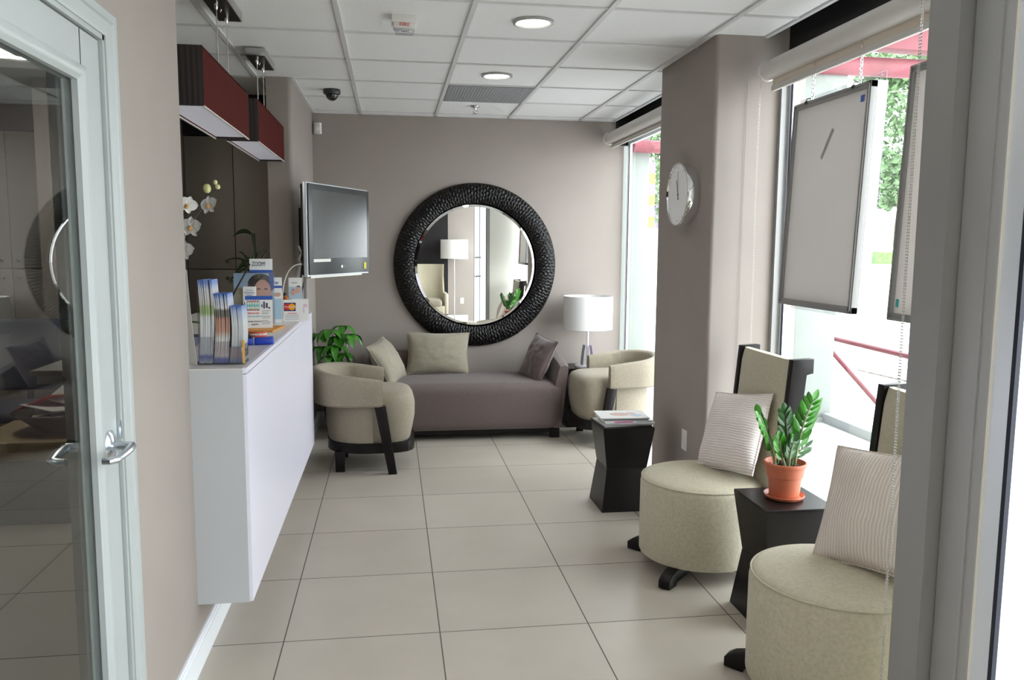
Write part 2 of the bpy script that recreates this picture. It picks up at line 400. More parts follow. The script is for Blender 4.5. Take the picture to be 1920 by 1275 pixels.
# window frames and glass
def window(name, y0, y1, posts, label):
    fr = MB()
    fr.box((XG-.03, y0, 0), (XG-.005, y1, .06)); fr.box((XG-.03, y0, 2.38), (XG-.005, y1, 2.45))
    fr.box((XG-.03, y0, .06), (XG-.005, y0+.045, 2.38)); fr.box((XG-.03, y1-.045, .06), (XG-.005, y1, 2.38))
    for p in posts: fr.box((XG-.03, p-.025, .06), (XG-.005, p+.025, 2.38))
    o = struct(fr.build(name, 'silver', smooth=False), label)
    gs = MB()
    for a, b in zip([y0+.045]+[p+.025 for p in posts], [p-.025 for p in posts]+[y1-.045]):
        gs.box((XG-.031, a, .06), (XG-.026, a+.012, 2.38)); gs.box((XG-.031, b-.012, .06), (XG-.026, b, 2.38))
    k = gs.build('gasket', 'gasket', o, smooth=False)
    for a, b in zip([y0+.04]+[p+.02 for p in posts], [p-.02 for p in posts]+[y1-.04]):
        MB().quad([(XG-.012, a, .05), (XG-.012, b, .05), (XG-.012, b, 2.40), (XG-.012, a, 2.40)]).build('glass', 'glass', o, smooth=False)
    return o
window('window_1', 4.92, 6.94, [], 'far storefront window beyond the pillar')
window('window_2', 2.0, 4.06, [], 'storefront window behind the two drum chairs')
# return wall and entrance glazing beside the viewpoint
struct(MB().box((1.415, 1.74, 0), (2.12, 1.995, 2.74)).build('wall_return', 'creamwall', smooth=False), 'cream return wall beside the entrance glazing')
jb = struct(MB().box((1.372, 1.880, 0), (1.416, 1.998, 2.74)).build('trim_2', 'alu', smooth=False), 'grey aluminium post at the near end of the window')
jb2 = struct(MB().box((1.410, 1.745, 0), (1.50, 1.879, 2.74), .006).box((1.405, 1.775, 0), (1.411, 1.783, 2.70)).build('trim_3', 'alu2'), 'lighter grey door post beside the aluminium post')
def glazing(name, x, ya, yb, posts, label):
    fr = MB()
    fr.box((x-.03, ya, 0), (x+.06, yb, .10)); fr.box((x-.03, ya, 2.40), (x+.06, yb, 2.58))
    for p in posts: fr.box((x-.03, p-.03, .10), (x+.06, p+.03, 2.40))
    o = struct(fr.build(name, 'silver', smooth=False), label)
    gs = MB()
    for p in posts: gs.box((x-.032, p-.045, .1), (x-.02, p-.032, 2.40)); 
    gs.build('gasket', 'gasket', o, smooth=False)
    MB().quad([(x+.02, ya, .05), (x+.02, yb, .05), (x+.02, yb, 2.42), (x+.02, ya, 2.42)]).build('glass', 'glass', o, smooth=False)
    return o
d3 = glazing('door_3', 1.45, -.33, 1.745, [1.715, .62, -.27], 'silver framed glazed entrance door beside the viewpoint')
for zz in (1.02, 1.32): MB().tube([(1.42, .75, zz), (1.33, .75, zz), (1.33, .95, zz)], .012, 8).build('door_handle', 'chrome', d3)
window('window_added', -2.55, -.45, [], 'unseen window added behind the viewpoint to let in daylight')  # extra daylight opening, out of view, added to brighten the rear
struct(MB().box((1.48, -.45, 0), (2.12, -.33, ZC+.05)).build('wall_side', 'wall', smooth=False))
struct(MB().box((2.0, 4.035, 0), (2.06, 4.065, 2.42)).box((1.975, 4.03, 0), (2.0, 4.06, 2.42)).build('trim_4', 'alu', smooth=False), 'grey channel where the window meets the pillar')
# baseboards
def baseboard(name, segs):
    b = MB()
    for (x0, y0, x1, y1, nx, ny) in segs:
        for d, z0, z1 in ((.016, 0, .085), (.011, .085, .10), (.007, .10, .112)):
            lo = (min(x0, x1, x0+nx*d, x1+nx*d), min(y0, y1, y0+ny*d, y1+ny*d), z0); hi = (max(x0, x1, x0+nx*d, x1+nx*d), max(y0, y1, y0+ny*d, y1+ny*d), z1)
            b.box(lo, hi)
    return struct(b.build(name, 'baseb', smooth=False))
baseboard('baseboard_left', [(XW, 2.31, XW, 5.55, 1, 0), (XW, YN, XW, 1.1, 1, 0)])
baseboard('baseboard_back', [(XT, YB, 2.0, YB, 0, -1), (XT, 5.55, XT, YB, 1, 0)])
baseboard('baseboard_front', [(XW, YN, 1.52, YN, 0, 1)])

# white glazed door in the left wall
dr = struct(empty('door_1', (XW, D1, 0)), 'white glazed door in the left wall')
def mitre(b, pts, prof, closed):
    """profile (outward, x) swept round a rectangle of (y, z) corners with mitred corners"""
    n = len(pts); rings = []
    for k in range(n):
        p = Vector(pts[k]); a = Vector(pts[(k-1) % n]); c_ = Vector(pts[(k+1) % n])
        if not closed and k == 0: d = (c_-p).normalized(); nrm = Vector((-d.y, d.x)); m = nrm
        elif not closed and k == n-1: d = (p-a).normalized(); m = Vector((-d.y, d.x))
        else:
            d1 = (p-a).normalized(); d2_ = (c_-p).normalized(); n1 = Vector((-d1.y, d1.x)); n2 = Vector((-d2_.y, d2_.x)); m = (n1+n2); m = m/(m.length_squared/2) 
        rings.append([(x, p.x+m.x*o_, p.y+m.y*o_) for o_, x in prof])
    if closed: rings.append(rings[0])
    return b.loft(rings, cap=not closed)
# outward offset is to the left of travel: go up the near side, over, and down the far side
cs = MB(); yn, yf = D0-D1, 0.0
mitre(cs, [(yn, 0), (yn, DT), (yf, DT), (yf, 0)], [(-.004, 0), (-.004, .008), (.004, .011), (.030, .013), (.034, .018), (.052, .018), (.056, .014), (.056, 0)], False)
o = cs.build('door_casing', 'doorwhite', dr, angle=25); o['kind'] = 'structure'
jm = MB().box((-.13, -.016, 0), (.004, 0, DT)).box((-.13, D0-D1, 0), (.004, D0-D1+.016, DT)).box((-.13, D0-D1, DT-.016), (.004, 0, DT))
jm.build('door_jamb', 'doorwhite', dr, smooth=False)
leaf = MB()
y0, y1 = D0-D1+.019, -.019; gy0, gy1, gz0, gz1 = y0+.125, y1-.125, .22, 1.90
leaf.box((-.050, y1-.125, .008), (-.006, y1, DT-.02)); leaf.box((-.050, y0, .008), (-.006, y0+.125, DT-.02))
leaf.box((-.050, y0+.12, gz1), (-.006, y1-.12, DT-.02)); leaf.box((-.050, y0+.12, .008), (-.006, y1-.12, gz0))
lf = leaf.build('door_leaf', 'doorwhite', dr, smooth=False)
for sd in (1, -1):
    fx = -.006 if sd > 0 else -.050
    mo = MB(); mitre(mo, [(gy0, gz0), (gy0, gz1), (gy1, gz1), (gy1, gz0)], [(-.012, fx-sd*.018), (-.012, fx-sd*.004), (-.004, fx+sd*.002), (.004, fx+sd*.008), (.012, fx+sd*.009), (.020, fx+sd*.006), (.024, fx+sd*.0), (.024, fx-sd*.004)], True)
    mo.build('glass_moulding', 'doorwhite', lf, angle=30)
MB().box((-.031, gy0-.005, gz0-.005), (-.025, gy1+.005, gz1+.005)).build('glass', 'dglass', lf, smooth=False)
def lever(sx):
    b = MB(); zz = 1.005; yy = y1-.062; fx = -.006 if sx > 0 else -.050
    Mx = Matrix.Translation((fx, yy, zz)) @ Matrix.Rotation(R(90*sx), 4, 'Y')
    b.lathe([(.042, 0), (.042, .004), (.034, .009), (.020, .013), (.013, .014), (.012, .05), (.011, .058), (.0, .058)][:-1], 28, Mx)
    p = [(fx+sx*.052, yy+.006, zz), (fx+sx*.056, yy-.02, zz-.001), (fx+sx*.055, yy-.06, zz-.004), (fx+sx*.050, yy-.100, zz-.008), (fx+sx*.036, yy-.110, zz-.009), (fx+sx*.020, yy-.110, zz-.009)]
    b.tube(p, .010, 10, rs=[.011, .011, .0095, .009, .009, .0085])
    return b
h1 = lever(1).build('lever_handle', 'satin', lf); h2 = lever(-1).build('lever_handle', 'satin', lf)
MB().box((-.02, -.017, 1.01), (.006, -.012, 1.06), .002).build('strike_plate', 'satin', dr)

# ------------------------------------------------------------------ ceiling fixtures
def downlight(x, y, label, on=True, power=5):
    t = tag(empty('recessed_downlight', (x, y, ZC)), label, 'ceiling light', 'round recessed downlights')
    MB().lathe([(.098, .004), (.098, -.006), (.086, -.009), (.080, -.004), (.076, .0035), (.076, .004)], 40).build('trim_ring', 'alu2', t)
    MB().lathe([(.078, .0035), (.078, .0045), (.05, .0045)], 40).build('lamp', 'lampglow', t)
    if on:
        ld = bpy.data.lights.new('downlight_lamp', 'SPOT'); ld.energy = power; ld.spot_size = R(120); ld.spot_blend = .8; ld.shadow_soft_size = .07; ld.color = (1, .93, .82)
        lo = bpy.data.objects.new('downlight_lamp', ld); col.objects.link(lo); lo.location = (x, y, ZC-.02)
    return t
downlight(.681, 3.986, 'round recessed downlight glowing nearer the viewer, closest to the fire alarm')
downlight(.668, 5.241, 'round recessed downlight glowing beside the grey ceiling grille')
downlight(.68, 1.50, 'round downlight added out of view above the viewpoint', power=4)  # extra lamp, out of view, added to light the near room
downlight(.68, -.95, 'round downlight added out of view to brighten the entrance end', power=12)  # added behind the viewpoint to lift the mirrored end of the room
t = tag(MB().box((.391, 5.585, -.006), (.973, 6.183, .003)).build('air_return_grille', 'vent', smooth=False), 'flat grey return air grille set in the ceiling grid', 'ceiling grille')
t.location = (0, 0, ZC)
gm = MB()
for i in range(28): gm.box((.40+i*.0205, 5.60, ZC-.008), (.404+i*.0205, 6.17, ZC-.0055))
o = gm.build('louvre', 'vent', None, smooth=False); o.parent = t; o.location = (0, 0, -ZC); o['kind'] = 'stuff'
# sprinkler
t = tag(empty('sprinkler_head', (.649, 6.41, ZC)), 'small chrome sprinkler head hanging beyond the grey grille', 'sprinkler')
MB().lathe([(.035, 0), (.034, -.004), (.012, -.012), (.008, -.025)], 20).build('escutcheon', 'chrome', t)
MB().tube([(-.012, 0, -.02), (-.014, 0, -.035), (-.006, 0, -.05)], .0025, 6).tube([(.012, 0, -.02), (.014, 0, -.035), (.006, 0, -.05)], .0025, 6).build('frame', 'chrome', t)
MB().lathe([(.020, -.05), (.022, -.053), (.006, -.054)], 16).build('deflector', 'chrome', t)
# fire strobe
t = tag(empty('fire_alarm_strobe', (.072, 4.02, ZC)), 'white ceiling fire alarm strobe with red FIRE lettering', 'fire alarm')
MB().box((-.060, -.05, -.030), (.060, .05, .007), .004).build('base', 'wplastic', t)
MB().box((-.052, -.042, -.052), (.052, .042, -.028), .006).build('body', 'wplastic', t)
MB().box((-.046, -.036, -.072), (.046, .036, -.050), .014, 4).build('lens', 'acryl', t)
MB().box((-.03, -.004, -.062), (.03, .004, -.054), .002).sphere((-.022, 0, -.058), .006, 6).sphere((.022, 0, -.058), .006, 6).build('flash_tube', 'chrome', t)
text('lettering', 'FIRE', .024, 'txtred', t, (0, -.0432, -.040), (R(90), 0, 0), sx=1.15)
# dome camera
t = tag(empty('dome_camera', (-.396, 5.94, ZC)), 'black dome security camera mounted on the ceiling', 'security camera')
MB().lathe([(.058, .007), (.060, -.012), (.055, -.026), (.046, -.028)], 32).build('housing', 'tv', t)
MB().sphere((0, 0, -.026), .044, 14).build('dome', mat('smoked_dome', (.006, .006, .007), .08, spec=.8), t)
# motion sensor on the back wall
t = tag(empty('motion_sensor', (-.578, YB-.022, 2.445), R(-15)), 'small white motion sensor high in the corner of the back wall', 'motion sensor')
MB().box((-.028, -.02, -.046), (.028, .02, .046), .008, 3).build('body', 'wplastic', t)
MB().sphere((0, -.014, -.008), .022, 8, (1, .6, 1.2)).build('lens', 'shade', t)

# ------------------------------------------------------------------ pendants over the counter
def pendant(x0, x1, y0, y1, z0, z1, cyy, label):
    t = tag(empty('pendant_lamp', ((x0+x1)/2, (y0+y1)/2, z0)), label, 'pendant lamp', 'long box pendants over the counter')
    hx, hy, hz = (x1-x0)/2, (y1-y0)/2, z1-z0; th = .006
    sh = MB()
    sh.box((hx-th, -hy, 0), (hx, hy, hz)); sh.box((-hx, -hy, 0), (-hx+th, hy, hz))
    sh.box((-hx, -hy, hz-.004), (hx, hy, hz))
    s = sh.build('shade', 'red', t, smooth=False)
    MB().box((-hx, -hy-.004, -.001), (hx, -hy+th, hz+.001)).build('shade_end', 'stripe', t, smooth=False); MB().box((-hx, hy-th, -.001), (hx, hy+.004, hz+.001)).build('shade_end', 'stripe', t, smooth=False)
    MB().box((-hx+th, -hy+th, .008), (hx-th, hy-th, .013)).build('diffuser', 'diff', t, smooth=False)
    rim = MB().box((hx-th-.001, -hy, -.003), (hx+.001, hy, .001)).box((-hx-.001, -hy, -.003), (-hx+th+.001, hy, .001))
    rim.build('rim', 'wplastic', t, smooth=False)
    cz = ZC-z0; cy = cyy-(y0+y1)/2; cx = -.722-(x0+x1)/2
    cn = MB().box((cx-.052, cy-.19, cz-.042), (cx+.052, cy+.19, cz), .002).build('canopy', 'steel', t)
    MB().box((cx-.049, cy-.187, cz-.044), (cx+.049, cy+.187, cz-.041)).build('underside', mat('dark_bronze', (.04, .035, .03), .4, metal=.6), cn, smooth=False)
    for s_ in (-.12, .10):
        MB().tube([(cx, cy+s_, cz-.042), (cx, cy+s_, hz-.004)], .0022, 6).build('suspension_cable', 'steel', t)
        MB().lathe([(.008, cz-.042), (.008, cz-.062), (.004, cz-.075)], 12, Matrix.Translation((cx, cy+s_, 0))).build('cable_gripper', 'chrome', t)
    MB().tube([(cx-.01, cy-.01, cz-.042), (cx-.004, cy-.01, cz-.055), (cx, cy-.01, cz-.042)], .003, 6).build('toggle', 'steel', t)
    return t
pendant(-.832, -.672, 3.20, 4.17, 2.015, 2.228, 3.86, 'long oxblood box pendant lamp hanging nearer over the counter')
pendant(-.832, -.672, 4.46, 5.49, 2.040, 2.255, 4.93, 'long oxblood box pendant lamp hanging farther over the counter, beside the pier')

# ------------------------------------------------------------------ reception counter
XC = -.508; CY0 = 2.944; CY1 = 5.30
t = tag(empty('reception_counter', (XC-.1, CY0, 0)), 'white laminate reception counter floating above the floor by the left wall', 'counter')
ox, oy = XC-.1, CY0
def cb(b, lo, hi, bev=0): b.box((lo[0]-ox, lo[1]-oy, lo[2]), (hi[0]-ox, hi[1]-oy, hi[2]), bev); return b
cb(cb(MB(), (XW+.001, CY0, .225), (XC, CY1+.05, 1.060)), (XW-.50, CY0+.012, 1.032), (XW+.01, CY1+.05, 1.060)).build('body', 'lam', t, smooth=False)
cb(MB(), (XW-.002, CY0-.001, .222), (XC-.012, CY0+.001, 1.075)).build('end_panel', mat('end_face_grey', (.47, .48, .50), .3), t, smooth=False)  # thin sheet colours the near end greyer than the white body
cb(MB(), (XW-.52, CY0+.012, 1.060), (XW, CY1+.06, 1.0785)).box((XW-ox, 0, 1.060), (XC-ox-.014, CY1+.06-oy, 1.0785)).build('worktop', 'lamtop', t, smooth=False)
cb(MB(), (XC-.014, CY0, 1.058), (XC, CY1+.05, 1.080)).build('front_edge', 'lam', t, smooth=False)

# ------------------------------------------------------------------ things on the counter
ZT = 1.0786
# tiered brochure rack with three stacks; stack direction +x
t = tag(empty('brochure_rack', (-.60, 3.10, ZT)), 'clear acrylic three-tier brochure rack at the near end of the counter', 'brochure holder')
tiers = [(-.086, -.040, .29, .30), (-.035, .014, .24, .26), (.020, .062, .185, .215)]
for (a, b, hh, hb) in tiers:
    MB().box((a-.0035, -.052, .004), (a-.0015, .052, hb*.9)).box((b+.0015, -.052, .004), (b+.0035, .052, hh*.45)).box((a-.0035, -.054, .002), (b+.0035, -.0515, hh*.35)).box((a-.0035, .0515, .002), (b+.0035, .054, hh*.6)).build('pocket', 'acryl', t, smooth=False)
MB().box((-.11, -.056, 0), (.068, .056, .003)).build('base', 'acryl', t, smooth=False)
bm1 = band_mat('leaflet_blue_green', [(0, (.45,.47,.52)), (.08, (.10,.14,.42)), (.12, (.55,.56,.58)), (.50, (.60,.61,.62)), (.56, (.55,.56,.55)), (.60, (.27,.36,.16)), (.68, (.30,.38,.19)), (.72, (.50,.48,.45)), (.88, (.55,.56,.60)), (.96, (.16,.24,.50)), (1, (.12,.20,.5))])
bm2 = band_mat('leaflet_blue_brown', [(0, (.08,.12,.40)), (.06, (.10,.14,.42)), (.1, (.55,.48,.46)), (.2, (.5,.4,.38)), (.35, (.55,.56,.55)), (.46, (.42,.24,.18)), (.64, (.40,.22,.17)), (.68, (.14,.13,.12)), (.76, (.15,.14,.13)), (.80, (.6,.6,.62)), (.92, (.4,.46,.6)), (1, (.04,.12,.42))])
bm3 = band_mat('leaflet_blue_grey', [(0, (.12,.18,.36)), (.12, (.30,.24,.26)), (.24, (.34,.26,.28)), (.28, (.24,.26,.32)), (.32, (.42,.44,.46)), (.7, (.52,.54,.56)), (.9, (.36,.42,.55)), (1, (.08,.16,.45))])
specs = [(bm1, 'leaflets in the tallest pocket', 'upright leaflet with green band in the tallest rack pocket', 9, .30), (bm2, 'leaflets in the middle pocket', 'upright leaflet with brown band in the middle rack pocket', 10, .25), (bm3, 'leaflets in the shortest pocket', 'upright grey leaflet with blue top in the shortest rack pocket', 9, .205)]
for (a, b, hh, hb), (mt, grp, lab, n, ht) in zip(tiers, specs):
    base = None
    for i in range(n):
        x = a + (b-a)*(i+.5)/n
        if base is None:
            m_ = MB(); N = 8; th = (b-a)/n*.42
            rings = []
            for k in range(N+1):
                z = ht*k/N; dx = .010*math.sin(k/N*2.6)
                rings.append([(dx-th, -.049, z), (dx+th, -.049, z), (dx+th, .049, z), (dx-th, .049, z)])
            o = m_.loft(rings).build('leaflet', mt, smooth=False); base = o
        else:
            o = base.copy(); col.objects.link(o)
        o.location = (-.597+x-.006, 3.10, ZT+.004+random.uniform(0, .003)); o.rotation_euler = (0, R(random.uniform(-.6, .6)), 0)
        tag(o, lab, 'leaflet', grp)
# small gold card at the front of the shortest pocket
tag(MB().box((-.004, -.002, 0), (.004, .002, .085)).build('gold_card', mat('gold_card', (.65, .36, .08), .4), loc=(-.532, 3.042, ZT+.005)), 'narrow golden card standing at the front of the shortest rack pocket', 'card')
# curved white folder behind the rack and dark dish
m_ = MB(); rings = []
for k in range(15):
    s_ = k/14; z = .34*s_; y = -.05*math.sin(s_*PI*.5)
    rings.append([(-.030-.01*s_, y, z), (.026-.012*s_, y-.012, z), (.026-.012*s_, y-.008, z), (-.030-.01*s_, y+.004, z)])
o = tag(m_.loft(rings).build('curved_folder', 'papgrey'), 'large pale curved folder standing behind the leaflet rack', 'folder'); o.location = (-.716, 3.035, ZT+.004)
t = tag(MB().lathe([(.03, 0), (.05, .004), (.075, .03), (.088, .055), (.084, .056), (.07, .034), (.045, .012), (.01, .010)], 32).build('dark_dish', 'bluegrey'), 'dark grey round dish behind the leaflet rack', 'dish'); t.location = (-.86, 3.50, ZT)
# tent card SEEING RED : an A-frame facing the viewer
RX90 = (R(90), 0, 0)
def frame_at(loc, rz, tilt):
    return Matrix.Translation(loc) @ Matrix.Rotation(rz, 4, 'Z') @ Matrix.Rotation(tilt, 4, 'X')
t = tag(empty('tent_card', (-.672, 4.30, ZT), R(6)), 'white tent card reading SEEING RED with a picture of teeth, on the counter', 'tent card')
w_, h_ = .135, .175; a_ = R(-16)
fp = MB().box((-w_/2, -.001, 0), (w_/2, .001, h_)).build('front_leaf', 'paper', t, smooth=False); fp.rotation_euler = (a_, 0, 0)
bp = MB().box((-w_/2, -.001, 0), (w_/2, .001, h_)).build('back_leaf', mat('tan_card', (.50, .42, .32), .6), t, smooth=False); bp.rotation_euler = (-a_, 0, 0); bp.location = (0, 2*h_*math.sin(-a_), 0)
def onf(par, b, name, m): return b.build(name, m, par, smooth=False)
onf(fp, MB().box((-w_/2, -.0018, h_-.020), (w_/2, -.001, h_)), 'blue_header', 'blue')
onf(fp, MB().box((-.060, -.0018, .098), (.004, -.001, .150), .0), 'teeth_picture', 'txtcyan')
b_ = MB()
for i in range(5):
    for zz in (.113, .136): b_.sphere((-.052+i*.012, -.0016, zz), .0062, 6, (.85, .25, 1.35))
onf(fp, b_, 'teeth', 'tooth')
for z_ in (.1015, .148):
    b_ = MB()
    for i in range(5): b_.sphere((-.052+i*.012, -.0016, z_), .005, 5, (1, .25, .8))
    b_.box((-.058, -.0014, z_-.001), (.002, -.001, z_+.001)); onf(fp, b_, 'gum_picture', 'txtred')
text('headline', 'SEEING RED', .0135, 'txtred', fp, (-.026, -.0016, .084), RX90, sx=.8)
text('headline', 'WHEN YOU BRUSH?', .0105, 'txtcyan', fp, (-.024, -.0016, .068), RX90, sx=.8)
text('headline', 'virtually eliminates', .0115, 'txtdark', fp, (-.022, -.0016, .042), RX90, sx=.85)
text('headline', 'gingivitis', .0115, 'txtdark', fp, (-.020, -.0016, .027), RX90, sx=.85)
b_ = MB()
for k, zz in enumerate((.096, .088, .080, .066, .058, .044, .036, .028)): b_.box((.014, -.0016, zz), (.058-.006*(k % 3), -.001, zz+.003))
onf(fp, b_, 'small_print', 'txtgrey')
b_ = MB().box((.022, -.002, .108), (.030, -.001, .146)).box((.034, -.002, .112), (.044, -.001, .138)).box((.012, -.002, .116), (.018, -.001, .130)).box((.046, -.002, .108), (.056, -.001, .116))
onf(fp, b_, 'product_picture', 'txtdark')
# poster stand with smiling face, in clear holder
t = tag(empty('face_leaflet_display', (-.735, 4.58, ZT), R(5), (R(-10), 0, R(5))), 'clear display with a smiling woman leaflet behind the tent card', 'leaflet display')
MB().box((-.115, -.003, 0), (.105, -.001, .285)).build('acrylic_sheet', 'acryl', t, smooth=False)
pf = MB().box((-.110, 0, .004), (.10, .002, .28)).build('poster', 'skyp', t, smooth=False)
onf(pf, MB().box((-.108, -.0007, .004), (-.05, 0, .20)), 'tan_field', mat('print_tan', (.45, .40, .28), .5))
onf(pf, MB().box((.075, -.0008, .19), (.10, 0, .28)), 'blue_corner', 'blue')
onf(pf, MB().sphere((.030, 0, .215), .066, 16, (1.02, .008, .95)), 'hair_picture', 'hair')
onf(pf, MB().sphere((.040, -.0008, .175), .056, 16, (.82, .012, 1.25)), 'face_picture', 'skin')
onf(pf, MB().sphere((.042, -.003, .142), .018, 8, (1.1, .05, .38)), 'smile_picture', 'txtred')
onf(pf, MB().sphere((.042, -.0036, .143), .014, 8, (1.1, .05, .26)), 'teeth_picture', 'paper')
onf(pf, MB().box((.012, -.0032, .190), (.030, -.0012, .195)), 'eye_picture', 'hair'); onf(pf, MB().box((.050, -.0032, .190), (.066, -.0012, .195)), 'eye_picture', 'hair')
sc_ = MB().box((-.062, -.012, .05), (.008, -.009, .205), .008, 3).build('inset_card', 'paper', t); 
for k, zz in enumerate((.185, .172, .159, .146)): text('lettering', ['You Can', 'Prevent Gum', 'Disease', 'Ask us how'][k], .012, 'txtgrey' if k == 3 else 'blue', sc_, (-.027, -.0125, zz), RX90, sx=.8)
onf(sc_, MB().sphere((-.040, -.012, .112), .016, 8, (1, .08, 1.1)), 'portrait_picture', 'hair')
onf(sc_, MB().sphere((-.012, -.012, .112), .016, 8, (1, .08, 1.1)), 'portrait_picture', 'skin')
# ZOOM leaflet rising behind
t = tag(empty('zoom_leaflet', (-.722, 4.72, ZT), 0, (R(-8), 0, R(4))), 'tall white leaflet with Zoom! heading rising behind the smiling face', 'leaflet')
MB().box((-.062, 0, 0), (.062, .002, .355), .010, 3).build('sheet', 'paper', t)
text('heading', 'ZOOM!', .036, 'txtdark', t, (-.012, -.0012, .325), RX90, sx=.62)
onf(t, MB().box((-.062, -.0008, .25), (.062, 0, .292)), 'blue_band', 'blue')
t = tag(empty('blue_leaflet', (-.648, 4.66, ZT), 0, (R(-12), 0, R(4))), 'narrow blue and white leaflet standing right of the smiling face', 'leaflet')
MB().box((-.045, 0, 0), (.045, .002, .255)).build('sheet', 'paper', t, smooth=False)
onf(t, MB().box((-.045, -.0008, .195), (.045, 0, .208)), 'blue_band', 'blue'); onf(t, MB().box((-.045, -.0008, .02), (.045, 0, .135)), 'pale_panel', 'skyp')
text('heading', 'Prodigy', .020, 'blue', t, (0, -.0012, .226), RX90, sx=.9)
onf(t, MB().sphere((-.012, -.001, .172), .014, 8, (1, .06, 1.1)), 'portrait_picture', 'skin'); onf(t, MB().sphere((.02, -.001, .158), .016, 8, (1.2, .06, .8)), 'portrait_picture', 'skin')
# upright leaflet with couple + brochure box
t = tag(empty('couple_leaflet_box', (-.565, 4.98, ZT), 0, (R(-8), 0, R(6))), 'upright box of leaflets with a smiling couple, below the television', 'leaflet box')
MB().box((-.040, 0, 0), (.036, .045, .235)).build('stack', 'papgrey', t, smooth=False)
fr = MB().box((-.036, -.003, .0), (.040, -.001, .238)).build('front_leaf', 'paper', t, smooth=False)
onf(fr, MB().box((-.036, -.0038, .06), (.040, -.003, .185)), 'sky_picture', 'skyp')
onf(fr, MB().sphere((-.012, -.004, .15), .015, 8, (1, .08, 1.2)), 'portrait_picture', 'skin'); onf(fr, MB().sphere((.016, -.004, .165), .016, 8, (1, .08, 1.2)), 'portrait_picture', 'skin')
onf(fr, MB().sphere((-.012, -.003, .166), .013, 8, (1, .08, .6)), 'hair_picture', 'hair'); onf(fr, MB().sphere((.018, -.003, .182), .014, 8, (1, .08, .6)), 'hair_picture', 'hair')
onf(fr, MB().box((-.02, -.005, .045), (.035, -.004, .10)), 'shirt_picture', 'paper')
onf(fr, MB().box((-.02, -.0038, .205), (.012, -.003, .210)), 'small_print', 'txtgrey')
# MasterCard sign
t = tag(empty('card_sign', (-.55, 4.72, ZT), 0, (R(-14), 0, R(4))), 'small white sign with the red and orange MasterCard logo', 'sign')
sg = MB().box((-.055, -.001, 0), (.055, .001, .125), .0).build('sheet', 'paper', t, smooth=False)
lg = MB().box((-.050, -.0022, .060), (.014, -.001, .108)).build('logo_field', 'mcnavy', sg, smooth=False)
Md = Matrix.Translation((-.030, -.0024, .084)) @ Matrix.Rotation(R(90), 4, 'X'); MB().lathe([(.019, 0), (.019, .0006), (.001, .0006)], 32, Md).build('logo_disc', 'mcred', lg)
Md = Matrix.Translation((-.006, -.0032, .084)) @ Matrix.Rotation(R(90), 4, 'X'); MB().lathe([(.019, 0), (.019, .0006), (.001, .0006)], 32, Md).build('logo_disc', 'mcyel', lg)
text('logo_lettering', 'MasterCard', .0115, 'paper', lg, (-.018, -.0044, .084), RX90)
onf(sg, MB().box((-.03, -.0016, .046), (.02, -.001, .049)), 'red_line', 'txtred')
b_ = MB()
for zz in (.038, .030, .022, .012): b_.box((-.045, -.0016, zz), (.03, -.001, zz+.002))
onf(sg, b_, 'small_print', 'txtgrey')
t2 = tag(empty('pastel_sign', (-.517, 4.79, ZT), 0, (R(-12), 0, R(2))), 'white pastel sign half hidden behind the MasterCard sign', 'sign')
sg = MB().box((-.045, -.001, 0), (.045, .001, .125)).build('sheet', 'paper', t2, smooth=False)
onf(sg, MB().box((-.02, -.0016, .078), (.035, -.001, .094)), 'pink_field', mat('print_palepink', (.75, .45, .60), .5)); onf(sg, MB().box((-.015, -.0016, .045), (.02, -.001, .076)), 'lilac_field', 'lilac')
# orange folder, blue case with denture model
pf = [(-.78, 4.19), (-.585, 4.16), (-.558, 4.42), (-.76, 4.44)]
tag(MB().prism(pf, 'z', ZT, ZT+.008).build('orange_folder', 'orange', smooth=False), 'flat orange folder lying on the counter in front of the tent card', 'folder')
t = tag(empty('model_case', (-.60, 3.66, ZT), R(8)), 'open royal blue case lying on the counter', 'case')
MB().box((-.065, -.035, 0), (.002, .035, .030), .006, 3).box((.006, -.035, 0), (.088, .05, .030), .006, 3).build('tray', 'bluep', t)
MB().prism([(-.07, .03), (-.005, .03), (.0, .036), (-.07, .062)], 'y', -.03, .03).build('lid', 'black', t, smooth=False)
t = tag(empty('denture_model', (-.585, 3.70, ZT+.031), R(8)), 'pink dental model with white teeth on the blue case', 'dental model')
def arch(r, z0, z1, n=18):
    b = MB(); rings = []
    for k in range(n+1):
        a = PI*(1.0+k/n); c_, s_ = math.cos(a), math.sin(a)
        rings.append([(c_*(r-.010), s_*(r-.010)*.8, z0), (c_*(r+.004), s_*(r+.004)*.8, z0), (c_*(r+.001), s_*(r+.001)*.8, z1), (c_*(r-.008), s_*(r-.008)*.8, z1)])
    return b.loft(rings)
arch(.036, 0, .007).build('gum', 'gum', t); arch(.036, .014, .021).build('gum', 'gum', t)
b_ = MB()
for k in range(13):
    a = PI*(1.03+.94*k/12)
    for zz in (.009, .013): b_.sphere((.036*math.cos(a), .036*.8*math.sin(a), zz), .0038, 6, (.9, .9, 1.1))
b_.build('teeth', 'tooth', t)
